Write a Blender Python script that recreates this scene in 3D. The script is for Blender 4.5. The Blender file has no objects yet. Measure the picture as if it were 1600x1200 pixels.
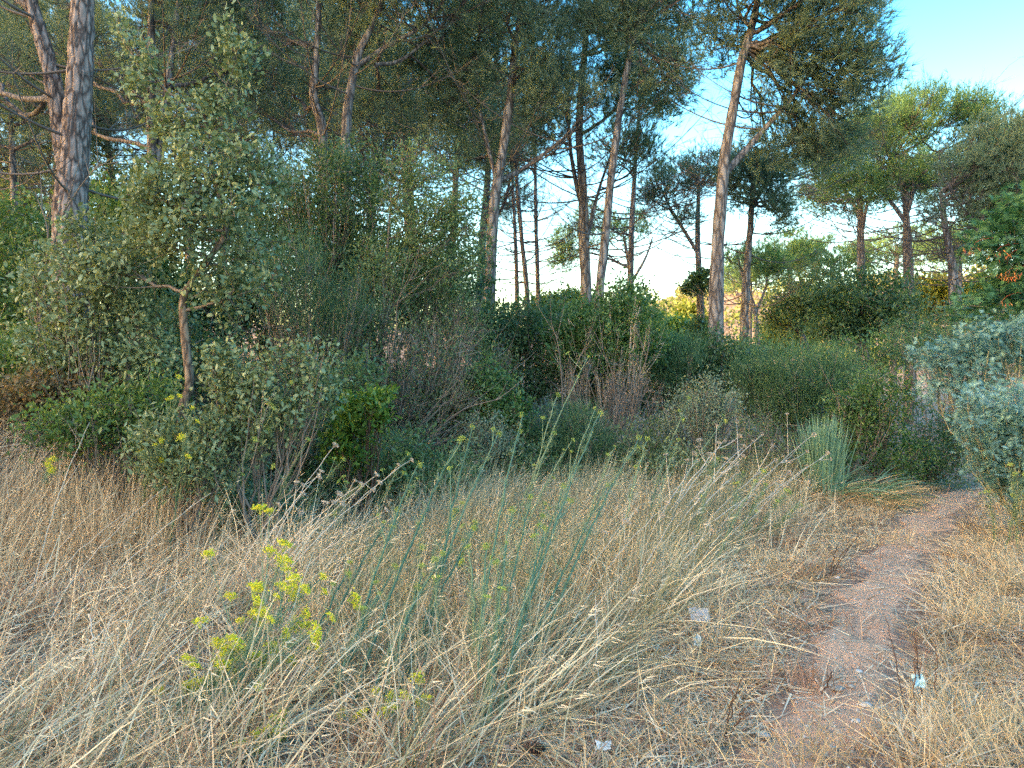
import bpy, math
import numpy as np

# ------------------------------------------------------------------ camera, sky, sun, exposure
SC = bpy.context.scene
COL = SC.collection
F = 1164.0; CAMZ = 1.6; HORIZON = 570.0
PITCH = math.atan((600 - HORIZON) / F)
cam_d = bpy.data.cameras.new('camera'); cam = bpy.data.objects.new('camera', cam_d); COL.objects.link(cam)
cam.location = (0, 0, CAMZ); cam.rotation_euler = (math.pi / 2 - PITCH, 0, 0)
cam_d.sensor_width = 36.0; cam_d.lens = 36.0 * F / 1600.0
cam_d.clip_start = 0.05; cam_d.clip_end = 4000
SC.camera = cam

SUN_EL = math.radians(11.0)
SUN_H = np.array([-0.85, -0.53]); SUN_H /= np.linalg.norm(SUN_H)      # horizontal direction towards the sun
W = bpy.data.worlds.new('World'); SC.world = W; W.use_nodes = True
nt = W.node_tree; nt.nodes.clear()
sky = nt.nodes.new('ShaderNodeTexSky'); sky.sky_type = 'NISHITA'; sky.sun_disc = False
sky.sun_elevation = SUN_EL; sky.sun_rotation = math.atan2(SUN_H[0], SUN_H[1])
sky.air_density = 1.0; sky.dust_density = 3.2; sky.ozone_density = 1.0; sky.altitude = 50
hs = nt.nodes.new('ShaderNodeHueSaturation'); hs.inputs["Saturation"].default_value = 1.67
bg = nt.nodes.new('ShaderNodeBackground'); bg.inputs['Strength'].default_value = 0.15
wo = nt.nodes.new('ShaderNodeOutputWorld')
wb = nt.nodes.new('ShaderNodeMix'); wb.data_type = 'RGBA'; wb.blend_type = 'MULTIPLY'; wb.inputs[0].default_value = 1.0; wb.inputs[7].default_value = (1.08, 1.0, 0.92, 1)   # the photograph's white balance
nt.links.new(sky.outputs[0], hs.inputs['Color']); nt.links.new(hs.outputs[0], wb.inputs[6]); nt.links.new(wb.outputs[2], bg.inputs[0]); nt.links.new(bg.outputs[0], wo.inputs[0])
sun_d = bpy.data.lights.new('sun', 'SUN'); sun = bpy.data.objects.new('sun', sun_d); COL.objects.link(sun)
sun_d.energy = 2.0; sun_d.angle = math.radians(0.5); sun_d.color = (1.0, 0.80, 0.52)
from mathutils import Vector
sd = Vector((SUN_H[0] * math.cos(SUN_EL), SUN_H[1] * math.cos(SUN_EL), math.sin(SUN_EL)))
sun.rotation_euler = sd.to_track_quat('Z', 'Y').to_euler(); sun.location = (-30, -12, 30)
VS = SC.view_settings
VS.view_transform = 'Standard'; VS.look = 'None'; VS.gamma = 1.0; VS.use_curve_mapping = False
VS.exposure = 3.2
SC.cycles.max_bounces = 6; SC.cycles.diffuse_bounces = 4; SC.cycles.glossy_bounces = 2
SC.cycles.transmission_bounces = 4; SC.cycles.transparent_max_bounces = 4
SC.cycles.use_denoising = False
SC.cycles.sample_clamp_indirect = 4.0

# ------------------------------------------------------------------ small maths
R = np.random.default_rng
def smooth(t):
    t = np.clip(t, 0, 1); return t * t * (3 - 2 * t)
def unit(v):
    return v / (np.linalg.norm(v, axis=-1, keepdims=True) + 1e-9)
def _hash(ix, iy, iz):
    h = (ix.astype(np.int64) * 374761393 + iy.astype(np.int64) * 668265263 + iz.astype(np.int64) * 2147483647) & 0xffffffff
    h = ((h ^ (h >> 13)) * 1274126177) & 0xffffffff
    return ((h ^ (h >> 16)) & 0xffff) / 65535.0
def vnoise(x, y, z=None):
    x = np.asarray(x, float); y = np.asarray(y, float); z = np.zeros_like(x) if z is None else np.asarray(z, float)
    xi, yi, zi = np.floor(x), np.floor(y), np.floor(z)
    fx, fy, fz = x - xi, y - yi, z - zi
    fx, fy, fz = fx*fx*(3-2*fx), fy*fy*(3-2*fy), fz*fz*(3-2*fz)
    r = 0
    for dx in (0, 1):
        for dy in (0, 1):
            for dz in (0, 1):
                r = r + _hash(xi+dx, yi+dy, zi+dz) * (fx if dx else 1-fx) * (fy if dy else 1-fy) * (fz if dz else 1-fz)
    return r * 2 - 1
def H(x, y):
    x = np.asarray(x, float); y = np.asarray(y, float)
    t = (y - 5 - 1.1 * (x + 4)) / 4.0
    amp = 1.5 - 1.2 * smooth((x + 2) / 6)
    h = amp * smooth(t) - 0.8 * smooth((y - 20) / 25)
    h = h + (12 + 12 * smooth((x - 12) / 45) + 4 * smooth((x - 70) / 60)) * smooth((y - 60) / 170) + 1.2 * vnoise(x / 14, y / 14) * smooth((y - 45) / 60)
    u = x * SUN_H[0] + y * SUN_H[1]; v = SUN_H[1] * x - SUN_H[0] * y
    h = h + 30.0 * smooth((u - 45) / 60) * smooth((33 - v) / 10) * smooth((v + 90) / 40)  # out-of-view rise added towards the sun to keep the clearing shaded
    h = h + 0.05 * vnoise(x / 0.9 + 7, y / 0.9) + 0.02 * vnoise(x / 0.23, y / 0.23 + 3)
    return h
CP, SP = math.cos(PITCH), math.sin(PITCH)
def P(px, py, Z):
    """the point of the place seen at photo pixel px, py and Z metres ahead"""
    a, b = (px - 800) / F, (600 - py) / F
    d = np.array([a, CP + b * SP, -SP + b * CP])
    return np.array([0, 0, CAMZ]) + d * (Z / d[1])
def G(px, py):
    """the ground point seen at photo pixel px, py"""
    Z = np.arange(1.5, 40, 0.02); q = P(px, py, 1.0) - [0, 0, CAMZ]; p = q[None] * Z[:, None] + [0, 0, CAMZ]
    h = H(p[:, 0], p[:, 1]); k = int(np.argmax(p[:, 2] <= h)); return np.array([p[k, 0], p[k, 1], h[k]])
def onG(x, y, dz=0.0): return np.array([x, y, float(H(x, y)) + dz])

# ------------------------------------------------------------------ mesh building
class MB:
    def __init__(s): s.v = []; s.t = []; s.a = []; s.sm = []; s.n = 0
    def add(s, v, t, tint=0.5, sm=False):
        v = np.asarray(v, float).reshape(-1, 3); t = np.asarray(t, int).reshape(-1, 3)
        s.v.append(v); s.t.append(t + s.n); s.n += len(v)
        s.a.append(np.broadcast_to(np.asarray(tint, float), (len(v),)).copy() if np.ndim(tint) < 2 else tint.ravel())
        s.sm.append(np.full(len(t), sm))
    def build(s, name, mat, parent=None, kind=None, loc=None):
        if not s.v: return None
        v = np.concatenate(s.v); t = np.concatenate(s.t); a = np.concatenate(s.a); sm = np.concatenate(s.sm)
        base = np.array(loc if loc is not None else (parent.location if parent else (0, 0, 0)), float)
        v = v - base
        me = bpy.data.meshes.new(name)
        me.vertices.add(len(v)); me.vertices.foreach_set('co', v.astype(np.float32).ravel())
        me.loops.add(len(t) * 3); me.loops.foreach_set('vertex_index', t.astype(np.int32).ravel())
        me.polygons.add(len(t)); me.polygons.foreach_set('loop_start', np.arange(0, len(t) * 3, 3, dtype=np.int32))
        me.polygons.foreach_set('use_smooth', sm)
        at = me.attributes.new('tint', 'FLOAT', 'POINT'); at.data.foreach_set('value', a.astype(np.float32))
        me.update(calc_edges=True)
        me.materials.append(mat)
        o = bpy.data.objects.new(name, me); COL.objects.link(o)
        if parent: o.parent = parent
        elif loc is not None: o.location = base
        if kind: o['kind'] = kind
        return o
def tag(o, label, cat, group=None, kind=None):
    o['label'] = label; o['category'] = cat
    if group: o['group'] = group
    if kind: o['kind'] = kind
    return o
def thing(name, label, cat, loc, group=None):
    o = bpy.data.objects.new(name, None); COL.objects.link(o); o.location = tuple(loc); o.empty_display_size = 0.2
    return tag(o, label, cat, group)
def copy_tree(o, parent=None):
    c = o.copy(); COL.objects.link(c); c.parent = parent
    for ch in o.children: copy_tree(ch, c)
    return c

def spline(pts, n):
    pts = np.asarray(pts, float); m = len(pts)
    if m == 2: return pts[0] + (pts[1] - pts[0]) * np.linspace(0, 1, n)[:, None]
    p = np.vstack([2 * pts[0] - pts[1], pts, 2 * pts[-1] - pts[-2]])
    u = np.linspace(0, m - 1 - 1e-6, n); i = u.astype(int); f = (u - i)[:, None]
    a, b, c, d = p[i], p[i+1], p[i+2], p[i+3]
    return 0.5 * (2*b + (c-a)*f + (2*a-5*b+4*c-d)*f**2 + (3*b-a-3*c+d)*f**3)
def tube(mb, pts, rad, ns=6, tint=0.5, rough=0.0, seed=0.0):
    pts = np.asarray(pts, float); n = len(pts); rad = np.broadcast_to(np.asarray(rad, float), (n,))
    tan = unit(np.gradient(pts, axis=0))
    ref = np.array([0.0, 0.0, 1.0]) if abs(tan[0][2]) < 0.8 else np.array([0.0, 1.0, 0.0])
    s = unit(np.cross(tan, ref)); b = np.cross(tan, s)
    th = np.arange(ns) * 2 * np.pi / ns
    rr = rad[:, None] * np.ones(ns)
    if rough: 
        zz = np.linalg.norm(np.gradient(pts, axis=0), axis=1).cumsum()[:, None] + 0 * th
        rr = rr * (1 + rough * vnoise(np.cos(th) * 2 + seed + 0 * zz, np.sin(th) * 2 + 0 * zz, zz * 3))
    v = pts[:, None] + rr[..., None] * (np.cos(th)[:, None] * s[:, None] + np.sin(th)[:, None] * b[:, None])
    i = np.arange(n - 1)[:, None] * ns; j = np.arange(ns); k = (j + 1) % ns
    q = np.stack([i + j, i + k, i + ns + k, i + ns + j], -1).reshape(-1, 4)
    mb.add(v, np.vstack([q[:, [0, 1, 2]], q[:, [0, 2, 3]]]), tint, True)
def ribbons(mb, p0, d, L, bend, w, nseg, tint, rng, taper=1.0, side=None):
    """many thin strips at once: p0 base, d direction, L length, bend a vector (times L, at the tip), w width"""
    n = len(p0); d = unit(d); L = np.broadcast_to(L, (n,)); w = np.broadcast_to(w, (n,)); tint = np.broadcast_to(tint, (n,))
    if side is None: side = np.cross(d, unit(rng.normal(size=(n, 3))))
    side = unit(side)
    t = np.linspace(0, 1, nseg + 1)
    c = p0[:, None] + d[:, None] * (L[:, None] * t)[..., None] + bend[:, None] * (L[:, None] * t ** 2)[..., None]
    ww = (w[:, None] * 0.5) * (1 - taper * t ** 1.6)
    l = c - side[:, None] * ww[..., None]; r = c + side[:, None] * ww[..., None]
    # verts: l0,r0,l1,r1,... last one single tip
    V = np.empty((n, 2 * nseg + 1, 3))
    V[:, 0:2*nseg:2] = l[:, :nseg]; V[:, 1:2*nseg:2] = r[:, :nseg]; V[:, 2*nseg] = c[:, nseg]
    tr = []
    for k in range(nseg - 1):
        a = 2 * k; tr += [[a, a+1, a+3], [a, a+3, a+2]]
    a = 2 * (nseg - 1); tr += [[a, a+1, a+2]]
    tr = np.array(tr); m = 2 * nseg + 1
    T = (np.arange(n)[:, None, None] * m + tr[None])
    mb.add(V, T, np.repeat(tint, m))
    return c[:, nseg]
def leaves(mb, p, d, nrm, L, w, tint, shape='rhomb'):
    n = len(p); d = unit(d); s = unit(np.cross(d, nrm)); u = np.cross(s, d)
    L = np.broadcast_to(L, (n,))[:, None]; w = np.broadcast_to(w, (n,))[:, None]; tint = np.broadcast_to(tint, (n,))
    if shape == 'rhomb':
        V = np.stack([p, p + d*L*.5 - s*w*.5 + u*w*.12, p + d*L, p + d*L*.5 + s*w*.5 + u*w*.12], 1)
        tr = np.array([[0, 1, 2], [0, 2, 3]])
    else:
        V = np.stack([p, p + d*L*.28 - s*w*.42 + u*w*.15, p + d*L*.28 + s*w*.42 + u*w*.15, p + d*L*.68 - s*w*.46 + u*w*.12,
                      p + d*L*.68 + s*w*.46 + u*w*.12, p + d*L - u*w*.15], 1)
        tr = np.array([[0, 2, 1], [1, 2, 4], [1, 4, 3], [3, 4, 5]])
    T = np.arange(n)[:, None, None] * V.shape[1] + tr[None]
    mb.add(V, T, np.repeat(tint, V.shape[1]))

# ------------------------------------------------------------------ materials
def new_mat(name):
    m = bpy.data.materials.new(name); m.use_nodes = True; t = m.node_tree
    p = t.nodes['Principled BSDF']; return m, t, p
def ramp(t, cols, src):
    r = t.nodes.new('ShaderNodeValToRGB'); e = r.color_ramp.elements
    while len(e) < len(cols): e.new(0.5)
    for k, c in enumerate(cols):
        e[k].position = k / (len(cols) - 1); e[k].color = (*c, 1)
    t.links.new(src, r.inputs[0]); return r.outputs[0]
def leaf_mat(name, cols, transl=0.3, rough=0.55, spec=0.3, warm=(1.25, 1.1, 0.55)):
    m, t, p = new_mat(name)
    a = t.nodes.new('ShaderNodeAttribute'); a.attribute_name = 'tint'
    c = ramp(t, cols, a.outputs['Fac'])
    t.links.new(c, p.inputs['Base Color']); p.inputs['Roughness'].default_value = rough
    p.inputs['Specular IOR Level'].default_value = spec
    if transl > 0:
        tr = t.nodes.new('ShaderNodeBsdfTranslucent'); mx = t.nodes.new('ShaderNodeMixShader'); mx.inputs[0].default_value = transl
        mul = t.nodes.new('ShaderNodeMix'); mul.data_type = 'RGBA'; mul.blend_type = 'MULTIPLY'; mul.inputs[0].default_value = 1.0
        t.links.new(c, mul.inputs[6]); mul.inputs[7].default_value = (*[min(x * 1.3, 2) for x in warm], 1)
        t.links.new(mul.outputs[2], tr.inputs[0])
        t.links.new(p.outputs[0], mx.inputs[1]); t.links.new(tr.outputs[0], mx.inputs[2])
        t.links.new(mx.outputs[0], t.nodes['Material Output'].inputs[0])
    return m
def bark_mat(name, dark, mid, light, scale=9.0, stretch=0.22, bump=0.6, dist=0.02):
    m, t, p = new_mat(name)
    tc = t.nodes.new('ShaderNodeTexCoord'); mp = t.nodes.new('ShaderNodeMapping')
    mp.inputs['Scale'].default_value = (scale, scale, scale * stretch); t.links.new(tc.outputs['Object'], mp.inputs[0])
    n1 = t.nodes.new('ShaderNodeTexNoise'); n1.inputs['Scale'].default_value = 1.4; n1.inputs['Detail'].default_value = 6; n1.inputs['Distortion'].default_value = 0.6
    vo = t.nodes.new('ShaderNodeTexVoronoi'); vo.feature = 'DISTANCE_TO_EDGE'; vo.inputs['Scale'].default_value = 1.6
    t.links.new(mp.outputs[0], n1.inputs['Vector'])
    ad = t.nodes.new('ShaderNodeMix'); ad.data_type = 'VECTOR'; ad.inputs[0].default_value = 0.35
    t.links.new(mp.outputs[0], ad.inputs[4]); t.links.new(n1.outputs['Color'], ad.inputs[5]); t.links.new(ad.outputs[1], vo.inputs['Vector'])
    rr = t.nodes.new('ShaderNodeMapRange'); rr.inputs[1].default_value = 0.0; rr.inputs[2].default_value = 0.22; t.links.new(vo.outputs['Distance'], rr.inputs[0])
    c = ramp(t, [dark, mid, light, mid], n1.outputs['Fac'])
    mx = t.nodes.new('ShaderNodeMix'); mx.data_type = 'RGBA'; t.links.new(rr.outputs[0], mx.inputs[0])
    mx.inputs[6].default_value = (*dark, 1); t.links.new(c, mx.inputs[7]); t.links.new(mx.outputs[2], p.inputs['Base Color'])
    bp = t.nodes.new('ShaderNodeBump'); bp.inputs['Strength'].default_value = bump; bp.inputs['Distance'].default_value = dist
    mm = t.nodes.new('ShaderNodeMath'); mm.operation = 'ADD'; t.links.new(rr.outputs[0], mm.inputs[0]); t.links.new(n1.outputs['Fac'], mm.inputs[1])
    t.links.new(mm.outputs[0], bp.inputs['Height']); t.links.new(bp.outputs[0], p.inputs['Normal'])
    p.inputs['Roughness'].default_value = 0.9; p.inputs['Specular IOR Level'].default_value = 0.15
    return m
def earth_mat(name, cols, scale, bump=0.5):
    m, t, p = new_mat(name)
    tc = t.nodes.new('ShaderNodeTexCoord')
    n1 = t.nodes.new('ShaderNodeTexNoise'); n1.inputs['Scale'].default_value = scale; n1.inputs['Detail'].default_value = 9; n1.inputs['Roughness'].default_value = 1.68
    n2 = t.nodes.new('ShaderNodeTexNoise'); n2.inputs['Scale'].default_value = scale * 22; n2.inputs['Detail'].default_value = 4
    for n in (n1, n2): t.links.new(tc.outputs['Object'], n.inputs['Vector'])
    mm = t.nodes.new('ShaderNodeMath'); mm.operation = 'MULTIPLY_ADD'; mm.inputs[1].default_value = 0.45
    t.links.new(n2.outputs['Fac'], mm.inputs[0]); t.links.new(n1.outputs['Fac'], mm.inputs[2])
    mr = t.nodes.new('ShaderNodeMapRange'); mr.inputs[1].default_value = 0.45; mr.inputs[2].default_value = 1.0; t.links.new(mm.outputs[0], mr.inputs[0])
    t.links.new(ramp(t, cols, mr.outputs[0]), p.inputs['Base Color'])
    bp = t.nodes.new('ShaderNodeBump'); bp.inputs['Strength'].default_value = bump; bp.inputs['Distance'].default_value = 0.02
    t.links.new(mm.outputs[0], bp.inputs['Height']); t.links.new(bp.outputs[0], p.inputs['Normal'])
    p.inputs['Roughness'].default_value = 0.95; p.inputs['Specular IOR Level'].default_value = 0.1
    return m
M = {}
M['ground'] = earth_mat('dry_earth', [(.15, .095, .07), (.28, .19, .14), (.42, .31, .225)], 3.0)
M['path'] = earth_mat('trodden_earth', [(.33, .175, .11), (.57, .37, .25), (.74, .55, .39)], 4.0, 0.7)
M['pine_bark'] = bark_mat('pine_bark', (.058, .05, .05), (.165, .15, .148), (.27, .255, .257), 11, .25)
M['near_bark'] = bark_mat('plated_pine_bark', (.06, .044, .041), (.21, .16, .145), (.33, .275, .258), 14, .3, .5, .012)
M['limb_bark'] = bark_mat('limb_bark', (.055, .046, .045), (.135, .117, .116), (.21, .187, .188), 20, .3, .3)
M['twig'] = leaf_mat('twig_bark', [(.12, .097, .082), (.195, .16, .135), (.30, .255, .215)], 0, .9, .1)
M['pinetwig'] = leaf_mat('pine_twigs', [(.06, .05, .046), (.10, .086, .081), (.17, .152, .146)], 0, .9, .1)
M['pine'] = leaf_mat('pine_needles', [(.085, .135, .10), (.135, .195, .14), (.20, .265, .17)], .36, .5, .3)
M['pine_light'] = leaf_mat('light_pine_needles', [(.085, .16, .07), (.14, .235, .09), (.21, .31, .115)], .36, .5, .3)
M['oak'] = leaf_mat('grey_green_oak_leaves', [(.10, .15, .075), (.18, .24, .125), (.30, .365, .21)], .22, .5, .4)
M['oakbark'] = bark_mat('oak_bark', (.07, .05, .04), (.18, .135, .105), (.28, .225, .175), 18, .35, .5, .012)
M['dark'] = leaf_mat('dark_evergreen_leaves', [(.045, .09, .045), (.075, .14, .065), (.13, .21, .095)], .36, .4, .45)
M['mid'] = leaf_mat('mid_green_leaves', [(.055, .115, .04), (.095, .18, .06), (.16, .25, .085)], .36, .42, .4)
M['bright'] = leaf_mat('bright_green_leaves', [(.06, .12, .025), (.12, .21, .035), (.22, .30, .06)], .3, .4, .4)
M['yellow'] = leaf_mat('sunlit_yellow_leaves', [(.12, .15, .03), (.19, .22, .045), (.27, .28, .06)], .4, .5, .3)  # golden sunlight on the distant bushes is put into this leaf colour
M['willow'] = leaf_mat('grey_olive_leaves', [(.09, .145, .065), (.145, .215, .095), (.23, .305, .15)], .36, .5, .35)
M['silver'] = leaf_mat('silver_leaves', [(.11, .155, .10), (.20, .25, .165), (.32, .375, .27)], .2, .55, .3)
M['broom'] = leaf_mat('broom_stems', [(.055, .115, .06), (.09, .17, .085), (.14, .225, .11)], .36, .5, .3)
M['brown'] = leaf_mat('browned_leaves', [(.09, .13, .06), (.16, .14, .08), (.28, .18, .11)], .25, .6, .2)
M['mimosa'] = leaf_mat('mimosa_fronds', [(.10, .20, .18), (.17, .31, .28), (.27, .42, .39)], .22, .55, .3, (1.0, 1.15, .85))
M['mimosa_green'] = leaf_mat('mimosa_green_fronds', [(.04, .12, .06), (.07, .18, .09), (.12, .25, .12)], .25, .5, .3)
M['pods'] = leaf_mat('dead_fronds', [(.28, .07, .04), (.5, .15, .05), (.6, .3, .1)], .25, .6, .2)
M['dry'] = leaf_mat('dry_grass', [(.25, .17, .11), (.50, .40, .275), (.76, .65, .465)], .25, .6, .25, (1.1, 1.0, .8))
M['gold'] = leaf_mat('golden_grass', [(.28, .185, .10), (.50, .375, .22), (.70, .57, .37)], .25, .6, .25, (1.1, 1.0, .8))
M['rust'] = leaf_mat('rusty_grass', [(.14, .075, .055), (.27, .165, .12), (.40, .275, .20)], .15, .7, .15)
M['olive'] = leaf_mat('greenish_grass', [(.18, .175, .105), (.31, .295, .185), (.47, .435, .30)], .22, .55, .3)
M['fennel'] = leaf_mat('fennel_stems', [(.07, .125, .065), (.15, .22, .115), (.30, .36, .20)], .15, .45, .4)
M['flower'] = leaf_mat('yellow_umbels', [(.40, .46, .06), (.58, .58, .05), (.72, .64, .06)], .3, .6, .2)
M['paleflower'] = leaf_mat('greenish_umbels', [(.22, .32, .10), (.36, .44, .12), (.52, .55, .15)], .3, .6, .2)
M['stalk'] = leaf_mat('dead_stalks', [(.33, .26, .20), (.48, .40, .315), (.63, .55, .445)], 0, .7, .2)
M['darkstalk'] = leaf_mat('dark_stalks', [(.05, .035, .03), (.10, .06, .045), (.17, .10, .07)], 0, .8, .15)
M['pampas'] = leaf_mat('pampas_leaves', [(.09, .18, .11), (.16, .28, .18), (.28, .40, .26)], .2, .45, .4)
M['far'] = leaf_mat('far_foliage', [(.07, .105, .04), (.13, .155, .055), (.20, .19, .09)], .25, .7, .1)
M['paper'] = leaf_mat('white_paper', [(.38, .43, .43), (.48, .54, .54), (.60, .65, .65)], .15, .7, .2, (1, 1, 1))
M['mask'] = leaf_mat('pale_blue_cloth', [(.34, .52, .56), (.42, .62, .67), (.5, .7, .75)], .2, .8, .1, (1, 1, 1))
M['stone'] = leaf_mat('pale_stone', [(.22, .22, .20), (.33, .33, .31), (.46, .46, .44)], 0, .85, .2)
m_, t_, p_ = new_mat('thin_plastic'); p_.inputs['Base Color'].default_value = (.5, .52, .57, 1); p_.inputs['Roughness'].default_value = .25
p_.inputs['Alpha'].default_value = .3; M['plastic'] = m_

# ------------------------------------------------------------------ ground and path
def axis(lo, hi, near0, near1, fine, grow=1.16):
    a = list(np.arange(near0, near1, fine)); s = fine; x = near0
    left = []
    while x > lo: s *= grow; x -= s; left.append(x)
    s = fine; x = a[-1]; right = []
    while x < hi: s *= grow; x += s; right.append(x)
    return np.array(left[::-1] + a + right)
gx = axis(-700, 700, -7, 8, 0.12); gy = axis(-300, 1500, 1.8, 14, 0.12)
XX, YY = np.meshgrid(gx, gy); nx, ny = len(gx), len(gy)
g = MB(); i = (np.arange(ny - 1)[:, None] * nx + np.arange(nx - 1)).ravel()
g.add(np.stack([XX, YY, H(XX, YY)], -1), np.vstack([np.stack([i, i+1, i+nx+1], 1), np.stack([i, i+nx+1, i+nx], 1)]), 0.5, True)
tag(g.build('ground', M['ground']), 'dry earth and litter under the grass and scrub', 'ground', kind='structure')

path_px = [(1262, 1200), (1300, 1130), (1335, 1050), (1352, 980), (1372, 920), (1408, 868), (1437, 830), (1462, 800)]
pc = np.array([G(*q)[:2] for q in path_px])
d0 = pc[0] - pc[1]; d0 /= np.linalg.norm(d0)
dl = pc[-1] - pc[-2]; dl /= np.linalg.norm(dl)
pc = np.vstack([pc[0] + d0 * 3.2, pc[0] + d0 * 1.5, pc, pc[-1] + dl * 1.5 + [0.3, 0], pc[-1] + dl * 3.5 + [1.2, 0]])
PC = spline(np.column_stack([pc, np.zeros(len(pc))]), 240)[:, :2]
def path_dist(x, y):
    """signed distance from the path's middle line (left negative)"""
    p = np.stack([np.ravel(x), np.ravel(y)], 1); out = np.empty(len(p)); tn = np.gradient(PC, axis=0)
    for k in range(0, len(p), 20000):
        q = p[k:k+20000]; D = q[:, None] - PC[None]; dd = (D ** 2).sum(-1); j = dd.argmin(1)
        e = q - PC[j]; cr = tn[j, 0] * e[:, 1] - tn[j, 1] * e[:, 0]
        out[k:k+20000] = np.sqrt(dd[np.arange(len(q)), j]) * np.where(cr > 0, -1, 1)
    return out.reshape(np.shape(x))
PGX, PGY = np.arange(-8, 8, .03), np.arange(1, 12.5, .03)
PGRID = path_dist(*np.meshgrid(PGX, PGY))
def pd(x, y):
    return PGRID[np.clip(((np.asarray(y) - 1) / .03 + .5).astype(int), 0, len(PGY) - 1), np.clip(((np.asarray(x) + 8) / .03 + .5).astype(int), 0, len(PGX) - 1)]
PHW = lambda s: 0.23 - 0.05 * s        # half width along the path
tn = np.gradient(PC, axis=0); tn /= np.linalg.norm(tn, axis=1, keepdims=True); nn = np.stack([tn[:, 1], -tn[:, 0]], 1)
s = np.linspace(0, 1, 240)
wl = PHW(s) + 0.08 * vnoise(s * 40, s * 0 + 1) + 0.05 * vnoise(s * 130, s * 0 + 5)
wr = PHW(s) + 0.08 * vnoise(s * 40, s * 0 + 11) + 0.05 * vnoise(s * 130, s * 0 + 15)
cols_ = np.linspace(-1, 1, 17)
xy = PC[:, None] + nn[:, None] * np.where(cols_ < 0, cols_ * wl[:, None], cols_ * wr[:, None])[..., None]
zz = H(xy[..., 0], xy[..., 1]) + 0.012 + 0.012 * vnoise(xy[..., 0] / .09, xy[..., 1] / .09) - 0.02 * (np.abs(cols_) > .99) 
g = MB(); n2 = 17; i = (np.arange(239)[:, None] * n2 + np.arange(n2 - 1)).ravel()
g.add(np.concatenate([xy, zz[..., None]], -1), np.vstack([np.stack([i, i+1, i+n2+1], 1), np.stack([i, i+n2+1, i+n2], 1)]), 0.5, True)
tag(g.build('path', M['path']), 'narrow trodden footpath of pinkish bare earth through the dry grass', 'path', kind='structure')

# ------------------------------------------------------------------ plants: limbs grown towards scattered tips
def kmeans(p, k, rng, it=5):
    k = min(k, len(p)); c = p[rng.choice(len(p), k, replace=False)]
    for _ in range(it):
        lab = ((p[:, None] - c[None]) ** 2).sum(-1).argmin(1)
        for j in range(k):
            if (lab == j).any(): c[j] = p[lab == j].mean(0)
    return lab, c
def bez(a, b, c, n):
    t = np.linspace(0, 1, n)[:, None]; return a * (1-t)**2 + 2 * b * t * (1-t) + c * t**2
def ellip(rng, e, n, shell=0.6, up=0.35):
    """tips in an ellipsoid e = (centre, radii), thinned towards the middle and underneath"""
    c, r = e; out = []
    while sum(map(len, out)) < n:
        q = rng.normal(size=(n * 3, 3)); q = unit(q) * (rng.random((n * 3, 1)) ** (1 / 3.0))
        rad = np.linalg.norm(q, axis=1)
        keep = rng.random(len(q)) < (1 - shell + shell * rad ** 2) * np.clip(1 - up * (q[:, 2] < 0) * np.abs(q[:, 2]) * 1.8, 0.1, 1)
        q = q[keep]
        lump = vnoise(q[:, 0] * 3.1 + c[0], q[:, 1] * 3.1 + c[1], q[:, 2] * 3.1)
        q = q[(rng.random(len(q)) < 0.5 + 1.2 * lump)]
        q = q * (1 + .38 * vnoise(*(unit(q) * 2.6 + c).T))[:, None]
        out.append(q * r + c)
    return np.concatenate(out)[:n]
def grow(rng, trunk, tr, tips, k1, k2, rise=0.55, r1=0.045, r2=0.014, low=0.15, ns=6):
    """limb polylines and the twig base of each tip"""
    lab, cen = kmeans(tips, k1, rng)
    limbs, subs = [], []; tb = np.zeros_like(tips); td = np.zeros_like(tips)
    for j in range(len(cen)):
        idx = np.where(lab == j)[0]
        if not len(idx): continue
        c = cen[j]; hd = np.linalg.norm(trunk[:, :2] - c[:2], axis=1)
        want = c[2] - rise * hd
        lo = int(low * (len(trunk) - 1))
        a_i = lo + int(np.argmin(np.abs(trunk[lo:, 2] - want[lo:]) + 0.15 * hd[lo:]))
        a = trunk[a_i]; mid = a + (c - a) * np.array([.62, .62, .30]) + rng.normal(size=3) * 0.05 * np.linalg.norm(c - a)
        L = bez(a, mid, c, 9); wob = rng.normal(size=(9, 3)) * 0.02 * np.linalg.norm(c - a); wob[[0, -1]] = 0
        L = L + wob
        ra = min(r1 * (0.6 + 0.5 * math.sqrt(len(idx) / max(1, len(tips) / len(cen)))), tr[a_i] * 0.75)
        limbs.append((L, np.linspace(ra, ra * .35, 9)))
        l2, c2 = kmeans(tips[idx], k2, rng, 4)
        for q in range(len(c2)):
            ii = idx[l2 == q]
            if not len(ii): continue
            s_i = rng.integers(3, 9); a2 = L[s_i]; e = c2[q]
            m2 = a2 + (e - a2) * np.array([.6, .6, .35]) + rng.normal(size=3) * .06 * np.linalg.norm(e - a2)
            S = bez(a2, m2, e, 6); subs.append((S, np.linspace(max(r2, .003), max(r2 * .4, .0025), 6)))
            pick = rng.integers(2, 6, len(ii)); tb[ii] = S[pick]
    return limbs, subs, tb
def needles(mb, rng, pos, d, n, L, w, tint, shoot=0.10, spread=0.42):
    """brush-like tufts of pine needles"""
    m = len(pos); d = unit(d)
    P0 = np.repeat(pos, n, 0); D = np.repeat(d, n, 0); rd = rng.normal(size=(m * n, 3)); rd = unit(rd - D * (rd * D).sum(1, keepdims=True))
    P0 = P0 + D * (rng.random((m * n, 1)) * shoot)
    dd = unit(D * (0.55 + 0.5 * rng.random((m * n, 1))) + rd * spread)
    ribbons(mb, P0, dd, L * (0.7 + 0.5 * rng.random(m * n)), np.zeros((m * n, 3)), w, 1, np.repeat(tint, n) + rng.normal(size=m * n) * .07, rng)

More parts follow.
